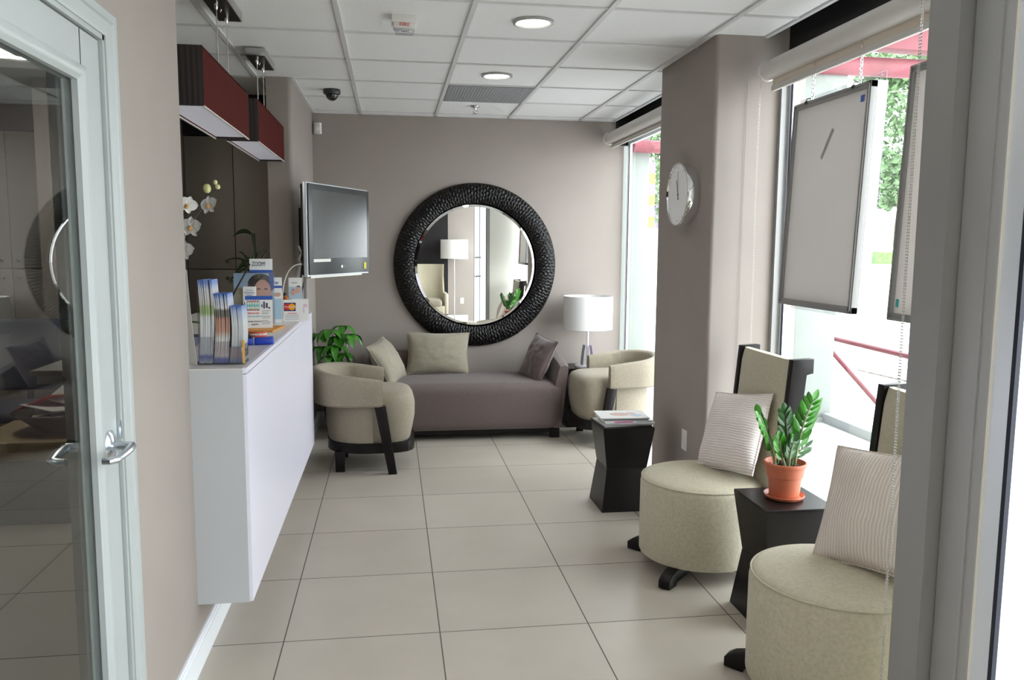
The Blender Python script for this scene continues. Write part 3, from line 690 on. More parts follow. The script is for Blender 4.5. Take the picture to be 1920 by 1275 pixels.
# black desk lamp arm / pen on a base
t = tag(empty('pen_stand', (-.80, 4.05, ZT)), 'black pen stand with a long slanting black pen behind the leaflet rack', 'pen stand')
MB().box((-.05, -.03, 0), (.05, .03, .14), .012).prism([(-.05, .14), (.05, .14), (.045, .175), (-.005, .155)], 'y', -.03, .03).build('base', 'black', t)
MB().tube([(.03, -.02, .15), (.14, -.04, .34)], .004, 8, rs=[.005, .003]).build('pen', 'black', t)
t = tag(empty('cable_end', (-.60, 4.80, ZT+.30)), 'thin white curved cable with a dark tip above the leaflets', 'cable')
MB().tube(bez((-.02, 0, -.30), (-.03, 0, .03), (.098, 0, .022), 16), .003, 8).build('cable', 'wplastic', t); MB().sphere((.10, 0, .021), .005, 6).build('tip', 'black', t)
tag(MB().lathe([(.012, 0), (.013, .015), (.009, .03), (.006, .04)], 16).build('counter_knob', 'black', loc=(-.53, 4.99, ZT)), 'small black knob at the far end of the counter top', 'knob')
t = tag(empty('amber_bottle', (-.62, 4.93, ZT)), 'rounded amber bottle half hidden behind the leaflets', 'bottle')
MB().lathe([(.02, 0), (.026, .01), (.028, .08), (.022, .12), (.010, .135)], 20).build('body', mat('amber', (.35, .10, .02), .2), t); MB().lathe([(.011, .135), (.011, .15), (.004, .152)], 14).build('cap', 'black', t)

# ------------------------------------------------------------------ orchid
def petal(b, M, L=.035, W=.024, cup=.3):
    n = 7; rows = []
    for i in range(n+1):
        s_ = i/n; w2 = W*math.sin(PI*min(1, .08+s_*.92))**.6 * (1 if s_ < .98 else .4)
        rows.append([(w2*k*.5, -cup*L*(k*k*.25) + cup*L*.4*s_*s_, L*s_) for k in (-1, -.5, 0, .5, 1)])
    vs = [M @ Vector(p) for r in rows for p in r]; fs = []
    for i in range(n):
        for j in range(4): fs.append((i*5+j, i*5+j+1, (i+1)*5+j+1, (i+1)*5+j))
    b._add(vs, fs)
def flower(par, loc, rot, s=1.0):
    e_ = MB(); M0 = Matrix.Translation(loc) @ Euler(rot).to_matrix().to_4x4() @ Matrix.Scale(s, 4)
    for a, L, W in ((0, .036, .026), (72, .040, .042), (-72, .040, .042), (145, .036, .024), (-145, .036, .024)):
        petal(e_, M0 @ Matrix.Rotation(R(a), 4, 'Y') @ Matrix.Rotation(R(12), 4, 'X'), L, W)
    fl = e_.build('flower', 'petal', par, angle=80)
    MB().sphere((0, -.008, -.003), .007, 6, (1, 1.2, 1), M0).sphere((0, -.012, -.010), .005, 6, (1.2, 1, .8), M0).build('lip', 'lip', fl)
t = tag(empty('orchid', (-.86, 3.42, ZT)), 'white orchid spray leaning out past the near wall edge above the counter', 'orchid')
o0 = Vector((-.86, 3.42, ZT))
def L_(x, y, z): return tuple(Vector((x, y, z))-o0)
st = [L_(-.86, 3.42, 1.16), L_(-.90, 3.42, 1.30), L_(-.845, 3.40, 1.46), L_(-.80, 3.40, 1.56), L_(-.745, 3.40, 1.64), L_(-.700, 3.40, 1.70), L_(-.675, 3.40, 1.73)]
MB().tube(st, .0028, 8).build('stem', 'stemd', t)
flower(t, L_(-.785, 3.37, 1.665), (R(25), R(20), R(30)), 1.05); flower(t, L_(-.700, 3.37, 1.662), (R(-10), R(-10), R(-30)), 1.05)
flower(t, L_(-.770, 3.37, 1.578), (R(0), R(5), R(-20)), 1.15); flower(t, L_(-.800, 3.36, 1.488), (R(0), R(10), R(-15)), 1.15); flower(t, L_(-.835, 3.42, 1.56), (R(0), R(0), R(30)), 1.1)
MB().sphere(L_(-.712, 3.39, 1.728), .017, 8, (.9, .9, 1.1)).build('bud', 'petaly', t); MB().sphere(L_(-.680, 3.39, 1.752), .009, 8, (.9, .9, 1.1)).build('bud', 'petaly', t); MB().sphere(L_(-.672, 3.39, 1.735), .010, 8).build('bud', 'petaly', t)
MB().lathe([(.045, 0), (.055, .03), (.065, .10), (.060, .10), (.04, .03)], 24).build('pot', 'shade', t)
b_ = MB()
def blade(b, p0, p1, p2, W, n=9, twist=0):
    pts = [Vector(p) for p in bez(p0, p1, p2, n)]; rows = []
    side = (pts[-1]-pts[0]).cross(Vector((0, 0, 1))); side = side.normalized() if side.length > 1e-4 else Vector((1, 0, 0))
    if twist: side = (Matrix.Rotation(twist, 3, (pts[-1]-pts[0]).normalized()) @ side)
    for i, p in enumerate(pts):
        s_ = i/(n-1); w2 = W*.5*max(.04, math.sin(PI*min(1, s_*.95+.05))**.75)
        nrm = side.cross((pts[min(i+1, n-1)]-pts[max(i-1, 0)])).normalized()
        rows.append([tuple(p-side*w2+nrm*w2*.25), tuple(p), tuple(p+side*w2+nrm*w2*.25)])
    vs = [q for r_ in rows for q in r_]; fs = []
    for i in range(n-1):
        for j in range(2): fs.append((i*3+j, i*3+j+1, (i+1)*3+j+1, (i+1)*3+j))
    b._add(vs, fs)
for a in (0, 100, 200, 290): blade(b_, (0, 0, .09), (.06*math.cos(R(a)), .06*math.sin(R(a)), .14), (.13*math.cos(R(a)), .13*math.sin(R(a)), .10), .045)
b_.build('leaf', 'leafd', t)

# lucky bamboo on the reception side
t = tag(empty('lucky_bamboo', (-.93, 5.62, 1.06)), 'dark lucky bamboo plant silhouetted against the reception cabinets', 'plant')
MB().lathe([(.04, 0), (.045, .02), (.05, .12), (.045, .12), (.03, .02)], 20).build('pot', 'black', t)
MB().tube([(.03, 0, .1), (.045, 0, .3), (.04, 0, .42), (.03, 0, .52)], .008, 8, rs=[.008, .008, .007, .012]).tube([(-.02, 0, .1), (-.03, 0, .24), (-.02, 0, .30)], .006, 8).build('stalk', 'leafs', t)
b_ = MB()
for (p1, p2, W) in (((-.02,0,.57), (-.10,0,.50), .022), ((-.04,0,.44), (-.08,-.01,.38), .008), ((.07,0,.42), (.10,0,.44), .012), ((-.06,0,.38), (-.16,0,.34), .010), ((-.03,0,.36), (-.10,.02,.25), .02), ((.06,.0,.38), (.14,0,.30), .014), ((.08,0,.34), (.17,0,.22), .012), ((-.04,0,.30), (-.14,0,.20), .012), ((.02,0,.34), (-.02,-.02,.38), .022), ((.0,0,.30), (.03,0,.38), .02), ((-.02,0,.28), (-.04,0,.36), .018), ((.10,0,.36), (.13,.02,.44), .012)):
    z0 = .50 if W == .022 and p2[0] < -.09 else .26+.1*random.random()
    blade(b_, (.035 if z0 > .4 else .0, 0, z0), p1, p2, W*1.5, 8, R(60))
b_.build('leaf', 'leafs', t)

# ------------------------------------------------------------------ reception cabinets, soffit
def cabinet(x0, x1, doors, label, y=6.25):
    t = tag(empty('storage_cabinet', ((x0+x1)/2, y, 0)), label, 'cabinet', 'reception storage cabinets')
    cx = (x0+x1)/2
    MB().box((x0-cx, .02, .02), (x1-cx, .60, 2.28)).build('carcass', 'cab', t, smooth=False)
    W = (x1-x0)/doors
    for i in range(doors):
        a = x0+i*W-cx
        for (z0, z1, kz) in ((.10, 1.322, 1.262), (1.330, 2.275, 1.385)):
            d_ = MB().box((a+.003, 0, z0), (a+W-.003, .019, z1), .001).build('cabinet_door', 'cab', t)
            kx = a+W-.055 if i % 2 == 0 else a+.055
            MB().lathe([(.006, 0), (.006, .014), (.014, .020), (.015, .027), (.008, .033)], 16, Matrix.Translation((kx, 0, kz)) @ Matrix.Rotation(R(90), 4, 'X')).build('knob', 'satin' , d_)
    return t
cabinet(-1.465, -.79, 2, 'dark taupe storage cabinet with round knobs behind the counter')
cabinet(-3.00, -2.305, 2, 'taupe storage cabinet with round knobs seen through the glass door')
struct(MB().box((XL, 6.24, 2.285), (-.79, YB, ZC+.01)).build('trim_5', 'walldark', smooth=False), 'dark soffit above the reception cabinets')
# ceiling troffer in the reception
t = tag(empty('ceiling_troffer', (-2.12, 4.62, ZC)), 'rectangular ceiling light panel seen through the glass door', 'ceiling light')
MB().box((-.15, -.65, -.004), (.15, .65, .006)).build('frame', 'grid', t, smooth=False); MB().box((-.13, -.62, -.007), (.13, .62, -.004)).build('lens', 'troffer', t, smooth=False)
# low table with bowl of magazines, seen through the glass door
t = tag(empty('low_table', (-1.95, 4.85, 0)), 'low light oak table with dark base seen through the glass door', 'table')
MB().box((-.28, -.30, .36), (.28, .30, .46), .004).build('top', 'sand', t); MB().box((-.24, -.26, 0), (.24, .26, .36)).build('base', 'black', t, smooth=False)
t = tag(MB().lathe([(.06, 0), (.09, .004), (.17, .07), (.235, .12), (.225, .125), (.16, .08), (.08, .02), (.01, .016)], 40).build('magazine_bowl', 'darkbowl'), 'wide dark bowl holding magazines on the low oak table', 'bowl'); t.location = (-1.86, 4.84, .46)
for k, (dx, dy, rz, ry, m_) in enumerate(((-.02, 0, 20, -8, 'paper'), (.03, .03, -25, 12, 'skyp'), (.0, -.06, 55, 6, 'paper'), (-.06, .05, -10, -22, 'txtred'), (.05, .10, 5, 16, 'papgrey'))):
    o = MB().box((-.105, -.14, 0), (.105, .14, .006)).build('magazine', m_, smooth=False); o.location = (-1.86+dx, 4.84+dy, .575+k*.014); o.rotation_euler = (R(ry*.4), R(ry), R(rz))
    tag(o, ['white magazine lying lowest in the dark bowl', 'pale blue magazine in the dark bowl', 'white newsletter lying across the dark bowl', 'red-covered magazine leaning in the dark bowl', 'off-white magazine on top in the dark bowl'][k], 'magazine', 'magazines in the dark bowl')
t = tag(empty('office_chair', (-2.35, 5.45, 0)), 'blue-grey upholstered office chair seen through the glass door', 'chair')
MB().box((-.25, -.24, .42), (.25, .24, .50), .04, 4).build('seat', 'bluegrey', t); MB().box((-.22, .20, .55), (.22, .26, 1.02), .03, 4).build('backrest', 'bluegrey', t)
MB().tube([(0, 0, .08), (0, 0, .42)], .03, 12).tube([(0, .23, .46), (0, .25, .60)], .02, 8).build('column', 'black', t)
for k in range(5): MB().tube([(0, 0, .09), (.28*math.cos(k*1.2566), .28*math.sin(k*1.2566), .05)], .018, 8).sphere((.28*math.cos(k*1.2566), .28*math.sin(k*1.2566), .028), .028, 6).build('leg', 'black', t)

# ------------------------------------------------------------------ television on its arm
TA = Vector((-.512, 5.20, 0)); TBv = Vector((-.160, 5.97, 0)); dv = (TBv-TA); TW = dv.length; ang = math.atan2(dv.y, dv.x)
t = tag(empty('television', (TA.x, TA.y, 1.31), ang), 'black flat television on a swivel arm at the left pier', 'television')
TH = .585
# local: x along screen, -y faces the room
MB().box((0, .0, 0), (TW, .028, TH), .006, 2).build('rim', 'silver', t)
MB().box((.01, .026, .01), (TW-.01, .05, TH-.01), .008, 2).box((.1, .04, .08), (TW-.1, .095, TH-.08), .02, 3).build('casing', 'black', t)
MB().box((.008, -.010, .012), (TW-.008, .004, TH-.008), .004, 2).build('bezel', 'tv', t)
MB().quad([(.055, -.0106, .115), (TW-.045, -.0106, .115), (TW-.045, -.0106, TH-.045), (.055, -.0106, TH-.045)]).build('screen', 'screen', t, smooth=False)
MB().box((.055, -.0125, .092), (.27, -.0102, .111)).build('sticker', 'wplastic', t, smooth=False)
MB().box((TW-.10, -.0125, .035), (TW-.065, -.0102, .080)).build('energy_label', mat('label_yellow', (.55, .50, .05), .5), t, smooth=False)
MB().lathe([(.011, 0), (.011, .002), (.001, .002)], 20, Matrix.Translation((TW*.50, -.0102, .058)) @ Matrix.Rotation(R(90), 4, 'X')).build('logo', 'shade', t)
text('logo_lettering', 'LG', .020, 'alu2', t, (TW*.50+.028, -.0106, .058), RX90, sx=.9)
MB().box((.03, -.004, -.008), (TW-.12, .03, .006)).build('speaker_strip', 'wplastic', t, smooth=False)
# arm back to the wall
bk = Vector((-.625, 5.86, 1.60)); inv = Matrix.Rotation(-ang, 3, 'Z')
wl = lambda x, y, z: tuple(inv @ (Vector((x, y, z))-Vector((TA.x, TA.y, 1.31))))
mid = Vector((-.34, 5.58, 1.60))
MB().tube([wl(-.60, 5.86, 1.6), wl(-.52, 5.72, 1.6), wl(-.44, 5.68, 1.6)], .022, 10).build('arm', 'black', t)
b_ = MB().box((-.005, -.05, -.16), (.02, .05, .16), .003, 2, Matrix.Translation(wl(-.622, 5.86, 1.6)) @ Matrix.Rotation(-ang, 4, 'Z')); b_.build('wall_plate', 'black', t)
t = tag(empty('wall_cable', (XT+.004, 5.62, 1.08)), 'black cables running down the pier behind the television', 'cable')
MB().tube([(.01, .1, .42), (.03, .03, .30), (.02, -.04, .16), (.015, -.03, .0)], .006, 8).tube([(.01, .16, .5), (.06, .0, .26), (.03, -.03, .12), (.02, -.04, .0)], .005, 8).build('cable', 'black', t)
MB().tube([(.03, -.16, .42), (.05, -.19, .38), (.03, -.17, .33)], .006, 8).build('loop', 'wplastic', t)
tag(MB().box((-.006, -.035, -.06), (.002, .035, .06), .003).build('outlet_plate', 'wplastic', loc=(XT+.006, 5.90, 1.84)), 'white wall outlet plate beside the television', 'outlet')
tag(MB().box((-.010, -.010, 0), (.010, .010, .29), .002).build('cable_channel', 'alu', loc=(-.545, 5.36, 1.02)), 'grey vertical cable channel under the television', 'cable channel')

# ------------------------------------------------------------------ round mirror
t = tag(empty('round_mirror', (.706, YB, 1.345)), 'large round wall mirror in a black ribbed frame above the settee', 'mirror')
RO, RI = .687, .520; NA = 1000; NR = 30
vs = []; fs = []
for i in range(NA):
    a = 2*PI*i/NA
    for j in range(NR+1):
        s_ = j/NR; r_ = RI + (RO-RI)*s_
        h = .012 + .050*math.sin(PI*min(1, .12+.84*s_))**.7
        # carved ribs: radial flutes broken into staggered lozenges
        k = a*150 + 1.2*math.sin(s_*24 + 2.5*math.sin(a*29)); rib = math.cos(k)
        h += .0075*rib*(.6+.4*math.sin(s_*32+a*41)) if 0 < j < NR else 0
        vs.append((r_*math.cos(a), -h, r_*math.sin(a)))
for i in range(NA):
    for j in range(NR):
        a_0 = i*(NR+1)+j; b_0 = ((i+1) % NA)*(NR+1)+j
        fs.append((a_0, b_0, b_0+1, a_0+1))
b_ = MB(); b_._add(vs, fs)
RXm = Matrix.Rotation(R(90), 4, 'X')
b_.lathe([(RO, -.03), (RO+.001, 0.0), (RO-.02, .0)][::-1], 160, RXm, cap=False)
b_.lathe([(RO-.003, 0), (RO, .02), (RO, .024)], 160, RXm, cap=False)
b_.build('frame', 'ebony', t, angle=70)
MB().lathe([(RI-.030, .014), (.001, .014)], 128, RXm, cap=False).build('glass', 'mirror', t)
MB().lathe([(RI+.003, .008), (RI-.030, .014)], 128, RXm, cap=False).build('bevelled_edge', 'mirror', t, angle=10)

# ------------------------------------------------------------------ settee
t = tag(empty('settee', (.58, 6.50, 0)), 'mauve-brown upholstered settee with flared arms under the round mirror', 'settee')
def sx(x): return x-.58
def sy(y): return y-6.50
def soft_box(lo, hi, r, nx=24, ny=12, nz=10, crown=0.0, bulge=0.0, p=4.0):
    """superellipsoid-like upholstered block"""
    cx, cy, cz = [(a+b)/2 for a, b in zip(lo, hi)]; hx, hy, hz = [(b-a)/2 for a, b in zip(lo, hi)]
    bm = bmesh.new(); bmesh.ops.create_cube(bm, size=2); bmesh.ops.subdivide_edges(bm, edges=bm.edges, cuts=14, use_grid_fill=True)
    for v in bm.verts:
        c_ = Vector((v.co.x*hx, v.co.y*hy, v.co.z*hz))
        q = Vector((max(-hx+r, min(hx-r, c_.x)), max(-hy+r, min(hy-r, c_.y)), max(-hz+r, min(hz-r, c_.z))))
        d = c_-q
        if d.length > 1e-6: c_ = q + d.normalized()*min(r, max(abs(d.x), abs(d.y), abs(d.z)))
        if crown and v.co.z > .2: c_.z += crown*(1-v.co.x**2)*(1-v.co.y**2)
        if bulge: c_.y -= bulge*(1-v.co.z**2)*(1 if v.co.y < -.5 else 0); 
        v.co = c_+Vector((cx, cy, cz))
    return bm
def build_bm(bm, name, m, parent=None, angle=60, **k):
    b = MB(); b.bm.free(); b.bm = bm; return b.build(name, m, parent, angle=angle, **k)
build_bm(soft_box((sx(-.16), sy(6.20), .078), (sx(1.33), sy(6.88), .440), .055, crown=.022, bulge=.012), 'seat', 'mauve', t)
def arm_poly(side):
    return [(1.245, .30), (1.262, .46), (1.29, .60), (1.305, .632), (1.345, .645), (1.375, .630), (1.375, .59), (1.345, .33), (1.318, .085), (1.25, .085)] if side > 0 else [(-.10, .30), (-.115, .46), (-.14, .58), (-.155, .60), (-.19, .612), (-.225, .600), (-.23, .56), (-.20, .33), (-.165, .085), (-.09, .085)]
for side in (1, -1):
    pp = arm_poly(side); rings = []
    for k in range(13):
        yy = 6.215+.70*k/12; hmul = 1-.10*(1-k/12)**2; e0 = 0 if 0 < k < 12 else .012
        c0 = (sum(p[0] for p in pp)/len(pp), .35)
        rings.append([(sx(c0[0]+(p[0]-c0[0])*(1-e0*8)), sy(yy), .085+(p[1]-.085)*hmul*(1-e0)) for p in pp])
    MB().loft(rings).build('armrest', 'mauve', t, angle=45)
build_bm(soft_box((sx(-.18), sy(6.78), .36), (sx(.50), sy(6.915), .640), .045), 'backrest', 'mauve', t)
MB().box((sx(-.15), sy(6.25), .045), (sx(1.29), sy(6.88), .082)).build('plinth', 'wood', t, smooth=False)
for (x, y) in ((-.15, 6.24), (1.24, 6.24), (-.15, 6.80), (1.24, 6.80)): MB().box((sx(x), sy(y), 0), (sx(x)+.07, sy(y)+.07, .075), .003).build('foot', 'wood', t)

def pillow(w, h, th, m, seed=0, wr=.006, n=26, pinch=.07):
    vs = []; fs = []
    for sd in (1, -1):
        for i in range(n+1):
            for j in range(n+1):
                u = -1+2*i/n; v = -1+2*j/n
                prof = (max(0, 1-u*u)**.55)*(max(0, 1-v*v)**.55)
                x = w/2*u*(1-pinch*(1-abs(v)**1.5)*abs(u)**2); z = h/2*v*(1-pinch*(1-abs(u)**1.5)*abs(v)**2)
                nn = noise.noise(Vector((u*2.2+seed, v*2.2, sd*3.1)))*wr*1.6 + noise.noise(Vector((u*5+seed, v*5, sd*5.1)))*wr
                # corner folds
                fold = .5*wr*math.sin(9*math.atan2(v, u)+seed)*(abs(u*v))**.8
                vs.append((x, sd*(th/2*prof + (nn+fold)*prof), z))
    N = (n+1)*(n+1)
    for s_ in range(2):
        for i in range(n):
            for j in range(n):
                a = s_*N+i*(n+1)+j; q = (a, a+1, a+n+2, a+n+1); fs.append(q if s_ else q[::-1])
    b = MB(); b._add(vs, fs); bmesh.ops.remove_doubles(b.bm, verts=b.bm.verts, dist=1e-5)
    return b
def cushion(name, w, h, th, m, loc, rot, label, seed=0, wr=.006, pinch=.07, piping=None):
    o = tag(empty(name, loc, rot=rot), label, 'cushion')
    pillow(w, h, th, m, seed, wr, pinch=pinch).build('cover', m, o, angle=80)
    pts = []
    for k in range(80):
        s_ = k/80*4; e_ = int(s_); f_ = (s_-e_)*2-1
        u, v = [(f_, -1), (1, f_), (-f_, 1), (-1, -f_)][e_]
        pts.append((w/2*u*(1-pinch*(1-abs(v)**1.5)*abs(u)**2), 0, h/2*v*(1-pinch*(1-abs(u)**1.5)*abs(v)**2)))
    MB().tube(pts+pts[:1], .0035, 6).build('piping', m, o)
    return o
cushion('cushion', .52, .35, .15, 'linen', (.375, 6.735, .622), (R(-14), R(1), R(-1)), 'beige linen cushion upright in the middle of the settee', 3, .006)
cushion('cushion', .40, .37, .18, 'linen', (-.040, 6.50, .590), (R(-30), R(-6), R(72)), 'beige linen cushion leaning on the left arm of the settee', 8, .006)
cushion('cushion', .37, .37, .13, 'brownc', (1.175, 6.50, .605), (R(-24), R(6), R(-72)), 'brown satin cushion leaning on the right arm of the settee', 5, .009)

# ------------------------------------------------------------------ barrel armchairs
def dshape(rx_f, rx_b, ry, n=40, pw=2.6):
    pts = []
    for k in range(n):
        a = 2*PI*k/n; c_, s_ = math.cos(a), math.sin(a)
        rx = rx_f if c_ > 0 else rx_b; p_ = 4.2 if c_ > 0 else 2.1
        d = (abs(c_)**p_+abs(s_)**p_)**(-1/p_)
        pts.append((rx*c_*d, ry*s_*d))
    return pts
def make_armchair(loc, rz, label):
    t = tag(empty('barrel_armchair', loc, rz), label, 'armchair', 'beige barrel armchairs by the settee')
    base = dshape(.30, .27, .265)
    # seat cushion
    rings = []
    for z, s_, dx in ((.195, .93, 0), (.215, .965, .0), (.28, 1.0, .004), (.36, 1.03, .010), (.44, 1.03, .012), (.49, 1.0, .008), (.518, .95, .004), (.532, .86, 0), (.540, .70, 0), (.543, .4, 0)):
        rings.append([(x*s_+dx, y*s_, z) for x, y in base])
    MB().loft(rings).build('seat', 'beige', t, angle=60)
    # curved back band
    N = 40; outer = []; sec = []
    for k in range(N+1):
        u = -1+2*k/N; au = abs(u)
        if au > .62: x = .105-(1-au)/.38*.225; y = .300+.006*(1-(au-.62)/.38)
        else:
            a = PI/2*(au/.62); x = -.120-.225*math.cos(a); y = .306*math.sin(a)
        y *= (1 if u > 0 else -1); sec.append((x, y))
    b = MB(); rings = []
    for k, (x, y) in enumerate(sec):
        p0 = sec[max(0, k-1)]; p1 = sec[min(N, k+1)]; tx, ty = p1[0]-p0[0], p1[1]-p0[1]; L = math.hypot(tx, ty); nx, ny = ty/L, -tx/L
        if nx*(x+.1)+ny*y < 0: nx, ny = -nx, -ny
        au = abs(-1+2*k/N); top = .690-.060*au**1.6; bot = .455+.006*(1-au); hw = .036
        prof = [(-hw, bot+.012), (-hw+.012, bot), (hw-.012, bot), (hw, bot+.012), (hw+.003, (bot+top)/2), (hw, top-.020), (hw-.014, top-.004), (0, top), (-hw+.014, top-.004), (-hw, top-.020), (-hw-.002, (bot+top)/2)]
        if k in (0, N): prof = [(p[0]*.9, bot+(p[1]-bot)*.97+.004) for p in prof]
        rings.append([(x+nx*p[0], y+ny*p[0], p[1]) for p in prof])
    b.loft(rings).build('backrest', 'beige', t, angle=40)
    # back shell between the band and the base
    rb = []
    for z, s_ in ((.20, .99), (.30, 1.045), (.40, 1.05), (.47, 1.03)):
        rb.append([(min(.04, x*s_) , y*s_, z) for x, y in base])
    MB().loft(rb).build('back_shell', 'beige', t, angle=60)
    fr = [(x*1.0+.0, y*1.02) for x, y in base]
    MB().prism([(x*1.02+(.012 if x > .1 else 0), y) for x, y in fr], 'z', .132, .198, bevel=.003).build('base_frame', 'wood', t)
    for s_ in (-1, 1):
        y0_, y1_ = s_*.285, s_*.322
        MB().prism([(.050, .46), (.125, .46), (.195, 0.0), (.140, 0.0)], 'y', min(y0_, y1_), max(y0_, y1_), bevel=.002).build('leg', 'wood', t)
        MB().prism([(-.215, .14), (-.150, .14), (-.150, 0), (-.210, 0)], 'y', min(s_*.16, s_*.225), max(s_*.16, s_*.225), bevel=.002).build('leg', 'wood', t)
    return t
make_armchair((-.170, 5.655, 0), 0, 'beige barrel armchair with dark legs at the left end of the settee')
ac = make_armchair((1.700, 6.16, 0), R(180+2), 'beige barrel armchair by the window, partly hidden by the pillar')

# ------------------------------------------------------------------ hourglass side tables
def side_table(x0, y0, label, h=.49, w=.30, ins=.032):
    cx, cy = x0+w/2, y0+w/2; t = tag(empty('side_table', (cx, cy, 0)), label, 'side table', 'dark hourglass side tables')
    def sq(s_, z): return [(-s_, -s_, z), (s_, -s_, z), (s_, s_, z), (-s_, s_, z)]
    a = w/2; b = a-ins
    MB().loft([sq(a, 0), sq(b, h/2-.0015)]).build('lower_block', 'wood', t, smooth=False)
    MB().loft([sq(b, h/2+.0015), sq(a, h-.012), sq(a, h-.002), sq(a-.002, h)]).build('upper_block', 'wood', t, smooth=False)
    MB().loft([sq(b-.003, h/2-.002), sq(b-.003, h/2+.002)]).build('joint', 'black', t, smooth=False)
    return t
side_table(1.177, 4.40, 'dark hourglass side table holding magazines by the pillar')
side_table(1.426, 2.888, 'dark hourglass side table holding the potted plant between the drum chairs', h=.50)
et = side_table(1.445, 6.585, 'dark hourglass side table carrying the white lamp in the back corner', h=.50)

# magazines on the middle table
mg = [((1.330, 4.545, .490), 4, .012, 'mag_grey', 'thick magazine lowest in the stack on the side table'), ((1.345, 4.530, .503), -2, .010, 'paper', 'white magazine second in the stack on the side table'),
      ((1.335, 4.540, .514), 1, .009, 'mag_pink', 'pink and blue magazine third in the stack on the side table'), ((1.325, 4.560, .529), -3, .007, 'paper', 'white glossy magazine on top of the side table stack')]
M_['mag_grey'] = mat('magazine_pages', (.50, .50, .50), .5); M_['mag_pink'] = mat('magazine_cover', (.66, .66, .68), .3)
for k, (lc, rz, th, m_, lab) in enumerate(mg):
    o = tag(empty('magazine', lc, R(rz)), lab, 'magazine', 'magazines stacked on the side table')
    MB().box((-.142, -.108, 0), (.142, .108, th), .001).build('pages', 'mag_grey' if k != 2 else 'paper', o)
    cv = MB().box((-.143, -.109, th), (.143, .109, th+.0012)).build('cover', m_ if k else 'paper', o, smooth=False)
    if k == 2: MB().box((-.09, -.1095, .002), (.02, -.1085, .008)).build('pink_band', 'pink', cv, smooth=False); MB().box((.04, -.1095, .002), (.13, -.1085, .008)).build('blue_band', 'skyp', cv, smooth=False)
    if k == 3:
        MB().sphere((-.01, .0, th+.0012), .05, 10, (1.2, .9, .01)).sphere((.06, .02, th+.0012), .03, 8, (1, .9, .01)).build('cover_picture', 'skin', cv)
        MB().sphere((.08, -.03, th+.0012), .035, 8, (1, .9, .01)).build('cover_picture', 'skyp', cv)

# table lamp on the corner table
t = tag(empty('table_lamp', (1.628, 6.66, .50)), 'white table lamp with drum shade in the back corner', 'table lamp')
MB().lathe([(.105, 0), (.108, .008), (.104, .020), (.02, .024)], 40).build('base', 'lampwhite', t)
MB().tube([(0, 0, .02), (0, 0, .36)], .010, 12).build('stem', 'lampwhite', t)
MB().lathe([(.203, .325), (.205, .325), (.205, .600), (.203, .600)], 64, cap=False).build('shade', 'shade', t)
MB().tube([(-.20, 0, .585), (.20, 0, .585)], .002, 6).tube([(0, -.20, .585), (0, .20, .585)], .002, 6).sphere((0, 0, .46), .03, 8, (1, 1, 1.3)).tube([(0, 0, .36), (0, 0, .60)], .006, 8).build('shade_carrier', 'lampwhite', t)
for (dx, bend, m_, lab, cat) in ((-.085, -1, 'txtgrey', 'curved grey printed leaflet standing on the lamp base, nearer the settee', 'leaflet'), (.075, 1, 'lilac', 'curved pale lilac leaflet standing on the lamp base, nearer the window', 'leaflet')):
    b_ = MB(); rings = []
    for k in range(12):
        a = R(-10+k*8); r_ = .17; z = .022+r_*math.sin(R(k*7.2)); x = dx+bend*(-.035*(1-((k-2)/9)**2))*-1*-1 + (-bend)*.055*(k/11)**2
        rings.append([(x-.002, -.045, z), (x+.002, -.045, z), (x+.002, .045, z), (x-.002, .045, z)])
    o = b_.loft(rings).build('curved_leaflet', m_, loc=(1.628, 6.64, .50)); tag(o, lab, cat)

# ------------------------------------------------------------------ drum chairs
def make_drum():
    t = empty('drum_chair')
    r = .285
    MB().lathe([(.25, .072), (r-.004, .074), (r, .082), (r+.001, .25), (r, .405), (r-.004, .424), (r-.016, .438), (r-.035, .446), (r-.10, .458), (.10, .468), (.02, .470)], 72).build('seat', 'cream', t, angle=50)
    MB().torus(r-.006, .0035, 72, 6, Matrix.Translation((0, 0, .432))).build('seam_piping', 'cream', t)
    bb = MB()
    rings = []
    for k in range(21):
        s_ = k/20; z = .40+.620*s_; x = .250+.055*s_; e_ = .010 if k == 20 else (.004 if k == 19 else 0)
        rings.append([(x-.010+e_, -.245, z), (x-.024+e_, -.20, z), (x-.028+e_, 0, z), (x-.024+e_, .20, z), (x-.010+e_, .245, z), (x+.030-e_, .245, z), (x+.034-e_, 0, z), (x+.030-e_, -.245, z)])
    bb.loft(rings).build('backrest', 'cream', t, angle=40)
    for s_ in (-1, 1):
        p = [(.232, .36), (.287, 1.025), (.385, 1.030), (.385, .965), (.352, .960), (.300, .36)]
        MB().prism(p, 'y', min(s_*.247, s_*.285), max(s_*.247, s_*.285), bevel=.002).build('back_post', 'wood', t)
    for k in range(4):
        Mk = Matrix.Rotation(R(45+90*k), 4, 'Z')
        MB().prism([(.02, .022), (.02, .072), (.30, .072), (.345, .058), (.372, .040), (.372, .004), (.30, .0), (.30, .022)], 'y', -.028, .028, Mk, .004).build('leg', 'wood', t)
    MB().tube([(0, 0, .02), (0, 0, .08)], .06, 16).build('swivel', 'black', t)
    return t
dc = make_drum(); dc.location = (1.445, 3.60, 0); dc.rotation_euler.z = R(0)
tag(dc, 'cream drum-seat chair with tall dark-edged back next to the pillar', 'chair', 'cream drum chairs by the window')
d2_ = copy_tree(dc); d2_.location = (1.462, 2.425, 0); tag(d2_, 'cream drum-seat chair nearest the grey window post', 'chair', 'cream drum chairs by the window')
cushion('cushion', .40, .38, .15, 'ivory1', (1.580, 3.565, .655), (R(-22), R(-8), R(-74)), 'ivory finely pleated cushion on the drum chair by the pillar', 11, .006, .05)
